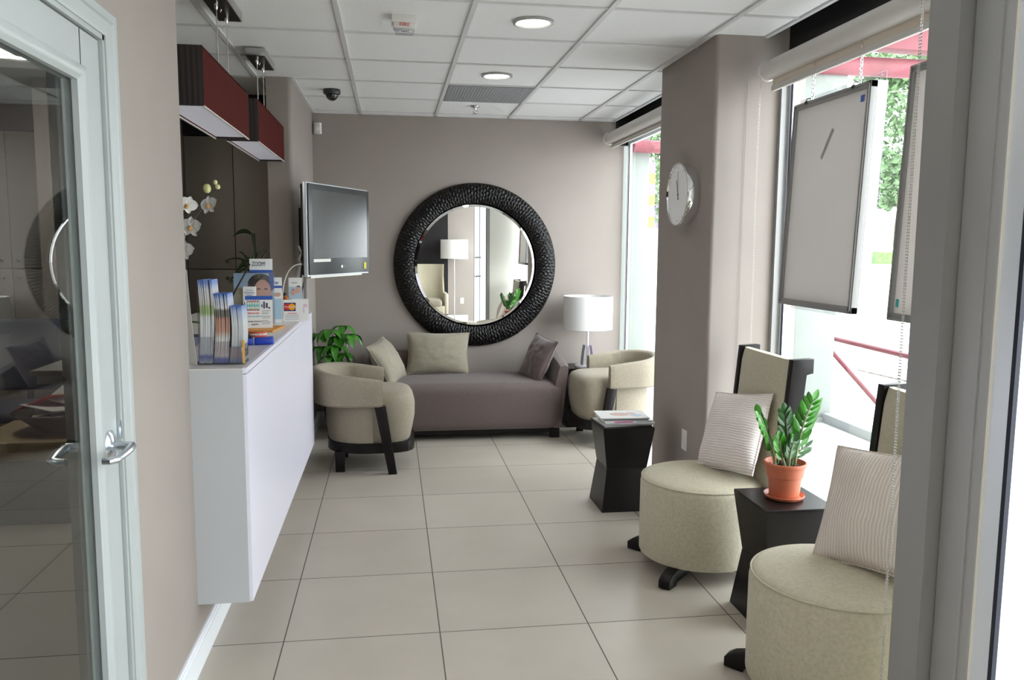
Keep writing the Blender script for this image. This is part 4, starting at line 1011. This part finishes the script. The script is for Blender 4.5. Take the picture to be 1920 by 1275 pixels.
cushion('cushion', .40, .40, .14, 'ivory2', (1.580, 2.41, .655), (R(-24), R(-6), R(-66)), 'ivory pleated cushion on the drum chair by the grey post', 17, .006, .05)

# ------------------------------------------------------------------ potted plant on the table
px_, py_, pz_ = 1.578, 3.045, .50
t = tag(empty('saucer', (px_, py_, pz_)), 'terracotta saucer under the potted plant', 'saucer')
MB().lathe([(.066, 0), (.074, .003), (.081, .014), (.080, .018), (.075, .015), (.066, .006), (.005, .005)], 48).build('dish', 'terra', t)
t = tag(empty('potted_plant', (px_, py_, pz_+.006)), 'green ZZ-style plant with glossy leaflets in a terracotta pot', 'potted plant')
MB().lathe([(.055, 0), (.058, .003), (.068, .085), (.0735, .088), (.079, .128), (.084, .130), (.086, .137), (.084, .145), (.078, .145), (.074, .136), (.070, .125)], 56, cap=True).build('pot', 'terra', t)
MB().lathe([(.074, .120), (.05, .127), (.005, .125)], 32, cap=False).build('soil', 'soil', t)
b_ = MB()
for k in range(40):
    a = random.random()*6.28; r_ = .065*math.sqrt(random.random()); b_.sphere((r_*math.cos(a), r_*math.sin(a), .128), .004+.003*random.random(), 4)
o = b_.build('pebble', 'soil', t); o['kind'] = 'stuff'
def zz(par, base, tip, bow, nl, L, W, rot, m1='leaf', bare=.25, m2='stem'):
    p0, p2 = Vector(base), Vector(tip); p1 = (p0+p2)/2+Vector(bow); pts = bez(p0, p1, p2, 14)
    st_ = MB().tube(pts, .004, 8, rs=[.0065-.004*i/13 for i in range(14)]).build('stem', m2, par)
    lf_ = MB(); P = [Vector(p) for p in pts]
    for k in range(nl):
        s_ = bare+(1-bare)*(k+.3)/nl; i = min(12, int(s_*13)); q = P[i].lerp(P[i+1], s_*13-i); tg = (P[i+1]-P[i]).normalized()
        side = Vector((math.cos(rot), math.sin(rot), 0)); side = (side-tg*side.dot(tg)).normalized()
        for sd in (-1, 1):
            d = (tg*.72+side*sd*.75).normalized(); Lk = L*(.75+.45*math.sin(PI*min(1, (k+1)/nl*.8+.1)))
            up_ = tg.cross(side)*random.uniform(-.2, .35)
            blade(lf_, q, q+d*Lk*.55+up_*Lk*.3, q+(d+tg*.28+up_*.3).normalized()*Lk, W, 7, R(90)+random.uniform(-.5, .5))
    blade(lf_, P[-1], P[-1]+(P[-1]-P[-2]).normalized()*L*.4, P[-1]+(P[-1]-P[-2]).normalized()*L*.85, W*1.1, 7, R(90))
    lf_.build('leaflets', m1, st_, angle=80)
z0 = .125
zz(t, (.035, -.01, z0), (.100, -.01, .395), (-.02, 0, .02), 8, .062, .025, R(-10))
zz(t, (.030, .01, z0), (.085, .01, .20), (-.01, 0, .01), 3, .055, .016, R(0), 'leafd')
zz(t, (-.045, -.01, z0), (-.120, .0, .345), (-.0, 0, .02), 8, .050, .026, R(50))
zz(t, (-.010, -.02, z0), (-.045, -.03, .245), (-.01, 0, .01), 6, .046, .026, R(20))
zz(t, (.0, .0, z0), (-.012, .0, .350), (.014, 0, .0), 8, .048, .024, R(0), 'leafd', m2='stemd')
zz(t, (.005, -.02, z0), (.018, -.03, .235), (-.01, 0, .01), 5, .050, .026, R(30), 'leafd')
zz(t, (-.02, .03, z0), (.045, .05, .30), (-.02, 0, .02), 6, .046, .022, R(-30))

# leafy plant in the back corner
t = tag(empty('corner_plant', (-.43, 6.70, 0)), 'leafy green potted plant in the back left corner behind the armchair', 'potted plant')
MB().lathe([(.10, 0), (.105, .01), (.13, .26), (.14, .27), (.13, .275), (.115, .24)], 32).build('pot', 'darkbowl', t); MB().lathe([(.118, .24), (.01, .245)], 24, cap=False).build('soil', 'soil', t)
MB().tube([(0, 0, .2), (.01, 0, .4), (-.01, -.02, .62)], .014, 10, rs=[.016, .013, .009]).build('trunk', 'bark', t)
random.seed(12)
for (cx, cy, cz, nl, L) in ((-.06, -.16, .84, 7, .15), (.09, -.14, .80, 7, .15), (-.02, -.20, .72, 7, .15), (-.13, -.10, .70, 6, .14), (.04, -.05, .86, 6, .14), (-.10, -.18, .58, 6, .14), (.06, -.20, .66, 6, .12), (-.16, -.05, .80, 6, .14), (.0, -.12, .78, 7, .14), (-.05, -.22, .64, 6, .13)):
    sb = MB().tube(bez((-.01, -.02, .60 if cz > .62 else .45), (cx*.4, cy*.4, cz-.03), (cx, cy, cz), 8), .003, 6).build('branch', 'stem', t)
    b_ = MB(); a0 = random.random()*6
    for k in range(nl):
        a = a0+2*PI*k/nl; dr_ = Vector((math.cos(a), math.sin(a), 0)); drop = random.uniform(.5, 1.1)
        blade(b_, (cx, cy, cz), Vector((cx, cy, cz))+dr_*L*.5+Vector((0, 0, .012)), Vector((cx, cy, cz))+dr_*L*.85*(1.2-drop*.4)-Vector((0, 0, L*drop*.75)), L*.40, 8)
    b_.build('leaves', 'leaf', sb, angle=80)

# ------------------------------------------------------------------ pillar things
t = tag(empty('wall_clock', (X0, 4.385, 1.800), 0, (0, 0, 0)), 'round wall clock with silver rim and white face on the pillar', 'clock')
RYm = Matrix.Rotation(R(-90), 4, 'Y')
MB().lathe([(.165, .0), (.168, .002), (.175, .068), (.173, .072), (.167, .072), (.164, .062)], 72, RYm).build('rim', 'chrome', t)
MB().lathe([(.165, .0635), (.001, .0635)], 64, RYm, cap=False).build('face', 'clockface', t)
def hand(L, w, a):
    return MB().box((-.0675, -w, -.03), (-.0660, w, L), 0, 2, Matrix.Rotation(R(a), 4, 'X'))
hand(.125, .0018, -2).build('minute_hand', 'txtgrey', t, smooth=False); hand(.082, .0025, -20).build('hour_hand', 'txtgrey', t, smooth=False)
MB().lathe([(.006, .064), (.006, .069), (.001, .069)], 12, RYm).build('hub', 'alu', t)
b_ = MB()
for k in range(12): b_.box((-.0645, -.001, .140), (-.0635, .001, .150), 0, 2, Matrix.Rotation(R(30*k), 4, 'X'))
b_.build('hour_marks', 'alu2', t, smooth=False)
t = tag(empty('wall_outlet', (X0, 4.333, .430)), 'white wall outlet low on the pillar behind the drum chair', 'outlet')
MB().box((-.006, -.037, -.058), (.001, .037, .058), .003).build('plate', 'wplastic', t); MB().box((-.009, -.017, -.034), (-.005, .017, .034), .002).build('socket', 'wplastic', t)
# ------------------------------------------------------------------ roller blinds
def blind(y0, y1, zc, drop, chain_y, label, chain2=None, x=1.862):
    t = tag(empty('roller_blind', (x, (y0+y1)/2, zc)), label, 'roller blind', 'roller blinds above the windows')
    h = (y1-y0)/2; My = Matrix.Rotation(R(90), 4, 'X')
    MB().tube([(0, -h+.01, 0), (0, h-.01, 0)], .046, 28).build('fabric_roll', 'blind', t)
    MB().box((-.004+.02, -h+.03, -drop), (.0+.02, h-.03, 0)).build('hanging_fabric', 'blindc', t, smooth=False)
    MB().box((.008, -h+.03, -drop-.028), (.026, h-.03, -drop), .004).build('hem_bar', 'blind', t)
    for s_ in (-1, 1): MB().lathe([(.050, -.008), (.052, 0), (.044, .010), (.01, .012)], 28, Matrix.Translation((0, s_*(h-.004), 0)) @ Matrix.Rotation(R(-90*s_), 4, 'X')).build('end_cap', 'wplastic', t)
    for cyy in chain_y:
        b = MB(); z = -.05; n = 0
        step = .0105
        cy_ = cyy-(y0+y1)/2
        for q, dx in ((0, -.05), (1, -.043)):
            z = -.02
            while z > -(zc-.35):
                b.sphere((dx+.004*math.sin(z*3), cy_+q*.006, z), .0026, 3); z -= step
        b.build('bead_chain', 'steel', t)
    return t
nb = blind(2.05, 3.965, 2.385, .075, [3.93], 'cream roller blind rolled up above the window behind the drum chairs')
MB().tube([(0, 0, 0), (0, 0, -2.1)], .0013, 6).build('pull_cord', 'alu', nb, loc=(1.80-1.862, 4.052-3.0075, 2.36-2.385))
blind(4.98, 6.86, 2.415, .055, [], 'cream roller blind rolled up above the far window', x=1.83)

b_ = MB()
for q in (0, 1):
    z = 2.56
    while z > .10: b_.sphere((.002*math.sin(z*3), q*.007, z-2.56), .0027, 3); z -= .0085
b_.tube([(0, 0, 0), (0, 0, -2.46)], .0008, 4).tube([(0, .007, 0), (0, .007, -2.46)], .0008, 4).box((-.01, -.005, 0), (.01, .012, .012))
tag(b_.build('blind_chain', 'steel', loc=(1.385, 2.045, 2.56)), 'steel bead chain hanging full height beside the grey aluminium post', 'blind chain')
# ------------------------------------------------------------------ hanging light panels in the window
def chain(b, x, y, z0, z1):
    z = z0; k = 0
    while z > z1:
        Mk = Matrix.Translation((x, y, z)) @ Matrix.Rotation(R(90*(k % 2)+20), 4, 'Z') @ Matrix.Rotation(R(90), 4, 'X')
        b.torus(.0085, .0022, 12, 5, Mk, (.75, 1.35)); z -= .0175; k += 1
def hang_panel(yc, label, lean=2.2):
    t = tag(empty('hanging_light_panel', (1.862, yc, 2.165), rot=(0, R(lean), R(0))), label, 'light panel', 'framed light panels hung in the window')
    W, Hh, D = .31, .915, .045
    fr = MB()
    for (lo, hi) in (((-.012, -W, -Hh), (D, -W+.028, 0)), ((-.012, W-.028, -Hh), (D, W, 0)), ((-.012, -W, -.028), (D, W, 0)), ((-.012, -W, -Hh), (D, W, -Hh+.028))): fr.box(lo, hi, .002)
    for (lo, hi) in (((-.016, -W+.006, -Hh+.006), (-.010, -W+.012, -.006)), ((-.016, W-.012, -Hh+.006), (-.010, W-.006, -.006)), ((-.016, -W+.006, -.012), (-.010, W-.006, -.006)), ((-.016, -W+.006, -Hh+.006), (-.010, W-.006, -Hh+.012))): fr.box(lo, hi)
    fr.build('frame', 'alu', t)
    MB().quad([(.036, -W+.02, -Hh+.02), (.036, W-.02, -Hh+.02), (.036, W-.02, -.02), (.036, -W+.02, -.02)]).build('back_sheet', 'panel', t, smooth=False)
    MB().box((.015, -W-.001, -Hh), (D+.012, -W+.004, 0)).build('side_rail', 'silver', t, smooth=False)
    MB().quad([(-.004, -W+.02, -Hh+.02), (-.004, W-.02, -Hh+.02), (-.004, W-.02, -.02), (-.004, -W+.02, -.02)]).build('diffuser', 'panel', t, smooth=False)
    for yy in (-W*.60+.0, W*.62):
        b = MB(); chain(b, .012, yy, .26, .012); b.build('chain', 'chrome', t)
        MB().box((-.018, yy-.010, -.012), (-.008, yy+.010, .0)).tube(bez((.012, yy, .012), (-.02, yy, .02), (-.014, yy, -.008), 8), .0018, 6).build('clip', 'black', t)
    return t
t = hang_panel(3.335, 'grey framed light panel hanging in the window, fully visible')
MB().box((-.0072, -.262, -.075), (-.006, -.235, -.048)).build('blue_sticker', 'blue', t, smooth=False)
b_ = MB(); b_.box((-.0048, -.010, -.07), (-.0043, .010, .07), 0, 2, Matrix.Translation((0, -.0, -.21)) @ Matrix.Rotation(R(35), 4, 'X')); b_.build('smudge', mat('smudge', (.36, .34, .325), .6), t, smooth=False)
t = hang_panel(2.47+.06, 'grey framed light panel hanging half hidden behind the grey post')
t.location.y = 2.475
MB().box((-.0072, .255, -.865), (-.006, .270, -.835)).build('green_sticker', mat('teal_sticker', (.03, .35, .33), .5), t, smooth=False)
o = tag(MB().box((0, -.345, -.99), (.004, .345, 0), .001).build('acrylic_sheet', 'acryl', loc=(1.935, 3.41, 2.21)), 'clear acrylic sheet hanging behind the fully visible light panel', 'acrylic sheet')

# ------------------------------------------------------------------ seen in the mirror: wing chair, floor lamp, outlet
t = tag(empty('wing_chair', (.70, -2.0, 0), R(0)), 'cream wingback armchair against the charcoal wall, seen in the round mirror', 'armchair')
MB().box((-.30, -.24, .20), (.30, .34, .36), .02, 3).build('seat_frame', 'cream', t)
build_bm(soft_box((-.25, -.20, .34), (.25, .36, .48), .05, crown=.02), 'seat_cushion', 'linen', t)
rings = []
for k in range(15):
    s_ = k/14; z = .34+.80*s_; hw = .30-.03*s_+.06*max(0, s_-.7); y = -.22-.08*s_
    rings.append([(-hw, y+.20*(1-s_*.6), z), (-hw+.05, y+.03, z), (0, y, z), (hw-.05, y+.03, z), (hw, y+.20*(1-s_*.6), z), (hw+.03, y+.20*(1-s_*.6), z), (hw, y-.03, z), (0, y-.07, z), (-hw, y-.03, z), (-hw-.03, y+.20*(1-s_*.6), z)])
MB().loft(rings).build('wing_back', 'cream', t, angle=60)
for s_ in (-1, 1):
    MB().box((s_*.33-.035, -.22, .20), (s_*.33+.035, .33, .60), .025, 3).build('armrest', 'cream', t)
    for yy in (-.22, .30): MB().box((s_*.28-.02, yy-.02, 0), (s_*.28+.02, yy+.02, .20)).build('leg', 'wood', t)
t = tag(empty('floor_lamp', (1.225, -2.25, 0)), 'white floor lamp with wide drum shade, seen in the round mirror', 'floor lamp')
MB().lathe([(.14, 0), (.14, .012), (.02, .02)], 32).build('base', 'satin', t); MB().tube([(0, 0, .01), (0, 0, 1.40)], .010, 10).build('pole', 'satin', t)
MB().lathe([(.268, 1.25), (.27, 1.25), (.27, 1.62), (.268, 1.62)], 56, cap=False).build('lamp_shade', 'shade', t)
MB().tube([(-.268, 0, 1.60), (.268, 0, 1.60)], .003, 6).tube([(0, 0, 1.38), (0, 0, 1.60)], .006, 6).build('shade_carrier', 'satin', t)
t = tag(empty('wall_outlet', (1.40, YN, .40)), 'white wall outlet behind the floor lamp, seen in the round mirror', 'outlet')
MB().box((-.037, -.001, -.058), (.037, .006, .058), .003).build('plate', 'wplastic', t); MB().box((-.017, .005, -.034), (.017, .009, .034), .002).build('socket', 'wplastic', t)

# ------------------------------------------------------------------ outside
def pier(x0, x1, y0, y1, h, label, m='stucco'):
    o = MB().box((x0, y0, -.02), (x1, y1, h), .02, 2).box((x0-.04, y0-.04, -.02), (x1+.04, y1+.04, .03)).build('stucco_pier', m); return tag(o, label, 'pier', 'stucco piers of the pergola')
pier(3.45, 3.84, 6.62, 7.9, 3.02, 'pale stucco pier outside the window behind the drum chairs')
pier(3.02, 3.52, 11.0, 11.7, 3.9, 'pale stucco pier outside the far window')
tag(MB().box((3.74, 3.6, -.02), (3.90, 6.60, .07), .01).build('concrete_kerb', 'curb'), 'grey concrete kerb running from the near stucco pier', 'kerb')
t = tag(empty('handrail', (4.0, 6.28, 0)), 'faded red steel handrail outside the near window', 'handrail')
MB().tube([(0, .70, .69), (0, -.62, .672), (0, -1.6, .66)], .022, 10).build('top_rail', 'redst', t)
MB().tube([(0, .70, .585), (0, .0, .27), (0, -.10, .225), (0, -.19, .235), (0, -.35, .30), (0, -.55, .38)], .022, 10).build('lower_rail', 'redst', t)
MB().tube([(0, -1.3, 0), (0, -1.3, .665)], .02, 8).build('post', 'redst', t); MB().tube([(0, -.55, 0), (0, -.55, .672)], .02, 8).build('post', 'redst', t)
t = tag(empty('pergola_beam', (3.5, 6.6, 3.04)), 'round faded red pergola beam reaching out from the near pier', 'beam')
MB().tube([(-.05, 0, 0), (3.2, 0, -.03)], .08, 20).build('pipe', 'redst', t); MB().lathe([(.10, 0), (.10, .05), (.05, .05)], 20, Matrix.Translation((-.08, 0, 0)) @ Matrix.Rotation(R(90), 4, 'Y')).build('end_plate', 'stuccoc', t)
tag(MB().prism([(3.70, 3.17), (6.6, 3.09), (6.6, 3.30), (3.70, 3.34)], 'y', 6.45, 6.62).build('pergola_beam', 'redst', smooth=False), 'square faded red pergola beam above the round beam', 'beam')
tag(MB().prism([(3.95, 3.22), (6.4, 4.35), (6.3, 4.65), (3.85, 3.45)], 'y', 6.2, 6.32).build('pergola_rafter', 'redst', smooth=False), 'sloping faded red rafter rising outside the near window', 'rafter')
tag(MB().prism([(3.7, 3.46), (6.4, 4.70), (6.4, 4.74), (3.7, 3.50)], 'y', 5.0, 6.6).build('canopy_panel', 'purple', smooth=False), 'slate purple canopy panel above the red rafter', 'canopy')
tag(MB().tube([(3.25, 10.9, 2.86), (4.7, 10.9, 2.84)], .085, 18).build('pergola_beam', 'redst'), 'round faded red pergola beam outside the far window', 'beam')
tag(MB().prism([(3.55, 3.02), (4.7, 3.02), (4.7, 3.3), (3.55, 3.3)], 'y', 10.7, 10.85).build('pergola_beam', 'redst', smooth=False), 'square faded red beam above the far round beam', 'beam')
o = MB().prism([(5.77, 9.39), (6.9, 9.36), (6.6, 8.2), (5.85, 8.45)], 'z', -.012, .004).build('gravel_bed', 'mulch', smooth=False); tag(o, 'dark gravel patch in the pale paving outside', 'gravel', kind='stuff')
struct(MB().box((2.6, -9.0, -.02), (7.0, -8.4, 4.5)).build('exterior_wall', 'stuccoc', smooth=False), 'cream stucco wing wall outside')
struct(MB().box((XL-.2, YN-.2, 2.85), (2.25, YB+.3, 5.2)).build('roof', 'stucco', smooth=False), 'unseen roof block added above the room to shade the stucco piers')  # out of view; added to keep skylight off the pier faces
struct(MB().box((XL-.2, YB+.30, -.02), (2.10, 18, 5.2)).build('exterior_wall', 'stucco', smooth=False), 'pale stucco block added past the far window to block skylight')  # added as a sky blocker so the piers render darker
def leafball(name, blobs, m, n, size, seed, parent=None):
    rnd = random.Random(seed); b = MB(); vs = []; fs = []
    for k in range(n):
        c_, r_, sc = blobs[rnd.randrange(len(blobs))]
        d = Vector((rnd.gauss(0, 1), rnd.gauss(0, 1), rnd.gauss(0, 1))).normalized()*r_*rnd.uniform(.45, 1)**.5
        p = Vector(c_)+Vector((d.x*sc[0], d.y*sc[1], d.z*sc[2]))
        q = Euler((rnd.random()*6, rnd.random()*6, rnd.random()*6)).to_matrix(); s_ = size*rnd.uniform(.6, 1.3); i = len(vs)
        for (u, v) in ((0, -.5), (.32, 0), (0, .6), (-.32, 0)): vs.append(tuple(p+q @ Vector((u*s_, v*s_, .05*s_*(u != 0)))))
        fs.append((i, i+1, i+2, i+3))
    b._add(vs, fs)
    bmd = b.bm; me = bpy.data.meshes.new(name); bmd.to_mesh(me); bmd.free(); me.materials.append(M_[m]); o = bpy.data.objects.new(name, me); col.objects.link(o)
    if parent: o.parent = parent
    return o
t = tag(empty('tree', (17.0, 25.5, 0)), 'tall leafy tree beyond the paving, seen between the hanging panels', 'tree')
leafball('foliage', [((-.6, 0, 5.5), 1.7, (1, 1, 1.3)), ((.7, .3, 6.8), 1.6, (1, 1, 1.2)), ((-.4, .5, 3.8), 1.0, (1, 1, 1)), ((-.9, 0, 7.9), 1.3, (1, 1, 1))], 'tree', 6000, .22, 1, t)
MB().tube([(0, 0, -.02), (-.1, 0, 2.2), (.1, 0, 4.5), (0, .1, 7)], .2, 10, rs=[.24, .18, .14, .06]).tube([(0, 0, 2.6), (-.9, 0, 4.4)], .07, 8).build('trunk', 'bark', t)
t = tag(empty('tree', (20.5, 56, 0)), 'distant leafy tree seen past the pillar through the far window', 'tree')
leafball('foliage', [((0, 0, 6.0), 3.0, (1, 1, 1.2)), ((2, 0, 9.0), 2.6, (1, 1, 1)), ((-1, 0, 9.5), 2.2, (1, 1, 1))], 'tree', 4500, .42, 2, t)
MB().tube([(0, 0, -.02), (0, 0, 6)], .3, 10, rs=[.35, .2]).build('trunk', 'bark', t)
for (x0, x1, y, lab) in ((20, 28, 74, 'clipped green hedge far outside the far window'), (44, 56, 74, 'clipped green hedge far outside between the hanging panels')):
    b_ = soft_box((x0, y, -.02), (x1, y+2, 1.25), .2); 
    for v in b_.verts: v.co += Vector((0, 0, .12*noise.noise(v.co*1.3)))
    tag(build_bm(b_, 'hedge', 'hedge'), lab, 'hedge')
tag(MB().box((44, 50, -.012), (70, 73, .02)).build('lawn_strip', 'lawn', smooth=False), 'green lawn strip in front of the distant hedge', 'lawn')
t = tag(empty('street_banner', (13.2, 41, 0)), 'orange and purple checked banner on a pole outside the far window', 'banner')
MB().tube([(-.25, 0, -.01), (-.25, 0, 6.2)], .05, 8).build('pole', 'alu', t)
for k in range(6): MB().box((-.2, -.01, 2.5+.55*k), (.22, .01, 3.05+.55*k)).build('banner_square', 'banner1' if k % 2 == 0 else 'banner2', t, smooth=False)
t = tag(empty('school_bus', (27.5, 31, 0), R(18)), 'faint orange school bus parked far outside the near glass', 'bus')
MB().box((-5, -1.2, .5), (5, 1.2, 2.7), .18, 3).box((5, -1.0, .5), (6.3, 1.0, 1.5), .15, 3).build('body', 'bus', t)
for k in range(9): MB().box((-4.6+k*1.05, -1.22, 1.65), (-3.8+k*1.05, -1.19, 2.3)).build('window', 'gasket', t, smooth=False)
for x in (-3.2, 4.2):
    for y in (-1.1, 1.1): MB().lathe([(.2, -.12), (.5, -.12), (.5, .12), (.2, .12)], 24, Matrix.Translation((x, y, .5)) @ Matrix.Rotation(R(90), 4, 'X')).build('wheel', 'rubber', t)
t = tag(empty('house', (20.5, 64, 0)), 'pale house with pitched roof far outside the far window', 'house')
MB().box((-4, 0, 0), (5, 5, 3)).build('wall', 'stuccoc', t, smooth=False); MB().prism([(-4.5, 3), (5.5, 3), (.5, 5)], 'y', -.3, 5.3).build('roof', 'purple', t, smooth=False)
MB().box((1, -.02, 1), (2.4, .01, 2.2)).build('window', 'gasket', t, smooth=False)

# ------------------------------------------------------------------ light
wd = bpy.data.worlds.new('overcast'); scene.world = wd; wd.use_nodes = True; bg = wd.node_tree.nodes['Background']
bg.inputs['Color'].default_value = (.90, .96, 1.0, 1); bg.inputs['Strength'].default_value = 6.0
def portal(x, y, z, sy, sz):
    ld = bpy.data.lights.new('window_portal', 'AREA'); ld.shape = 'RECTANGLE'; ld.size = sz; ld.size_y = sy; ld.cycles.is_portal = True
    o = bpy.data.objects.new('window_portal', ld); col.objects.link(o); o.location = (x, y, z); o.rotation_euler = (0, R(90), 0)
portal(XG+.10, 5.93, 1.2, 2.0, 2.4); portal(XG+.10, 3.03, 1.2, 2.06, 2.4); portal(1.45+.10, .70, 1.2, 2.05, 2.4); portal(XG+.10, -1.5, 1.2, 2.1, 2.4)
ld = bpy.data.lights.new('troffer_lamp', 'AREA'); ld.shape = 'RECTANGLE'; ld.size = .25; ld.size_y = 1.2; ld.energy = 6; ld.color = (1, .95, .82)
o = bpy.data.objects.new('troffer_lamp', ld); col.objects.link(o); o.location = (-2.12, 4.62, ZC-.02)

vs_ = scene.view_settings; vs_.view_transform = 'Standard'; vs_.look = 'None'; vs_.gamma = 1; vs_.use_curve_mapping = False; vs_.exposure = 0.75
scene.cycles.max_bounces = 12; scene.cycles.diffuse_bounces = 6; scene.cycles.glossy_bounces = 6; scene.cycles.transparent_max_bounces = 16; scene.cycles.transmission_bounces = 8
scene.cycles.use_denoising = True; scene.cycles.sample_clamp_indirect = 10
bpy.context.view_layer.update()
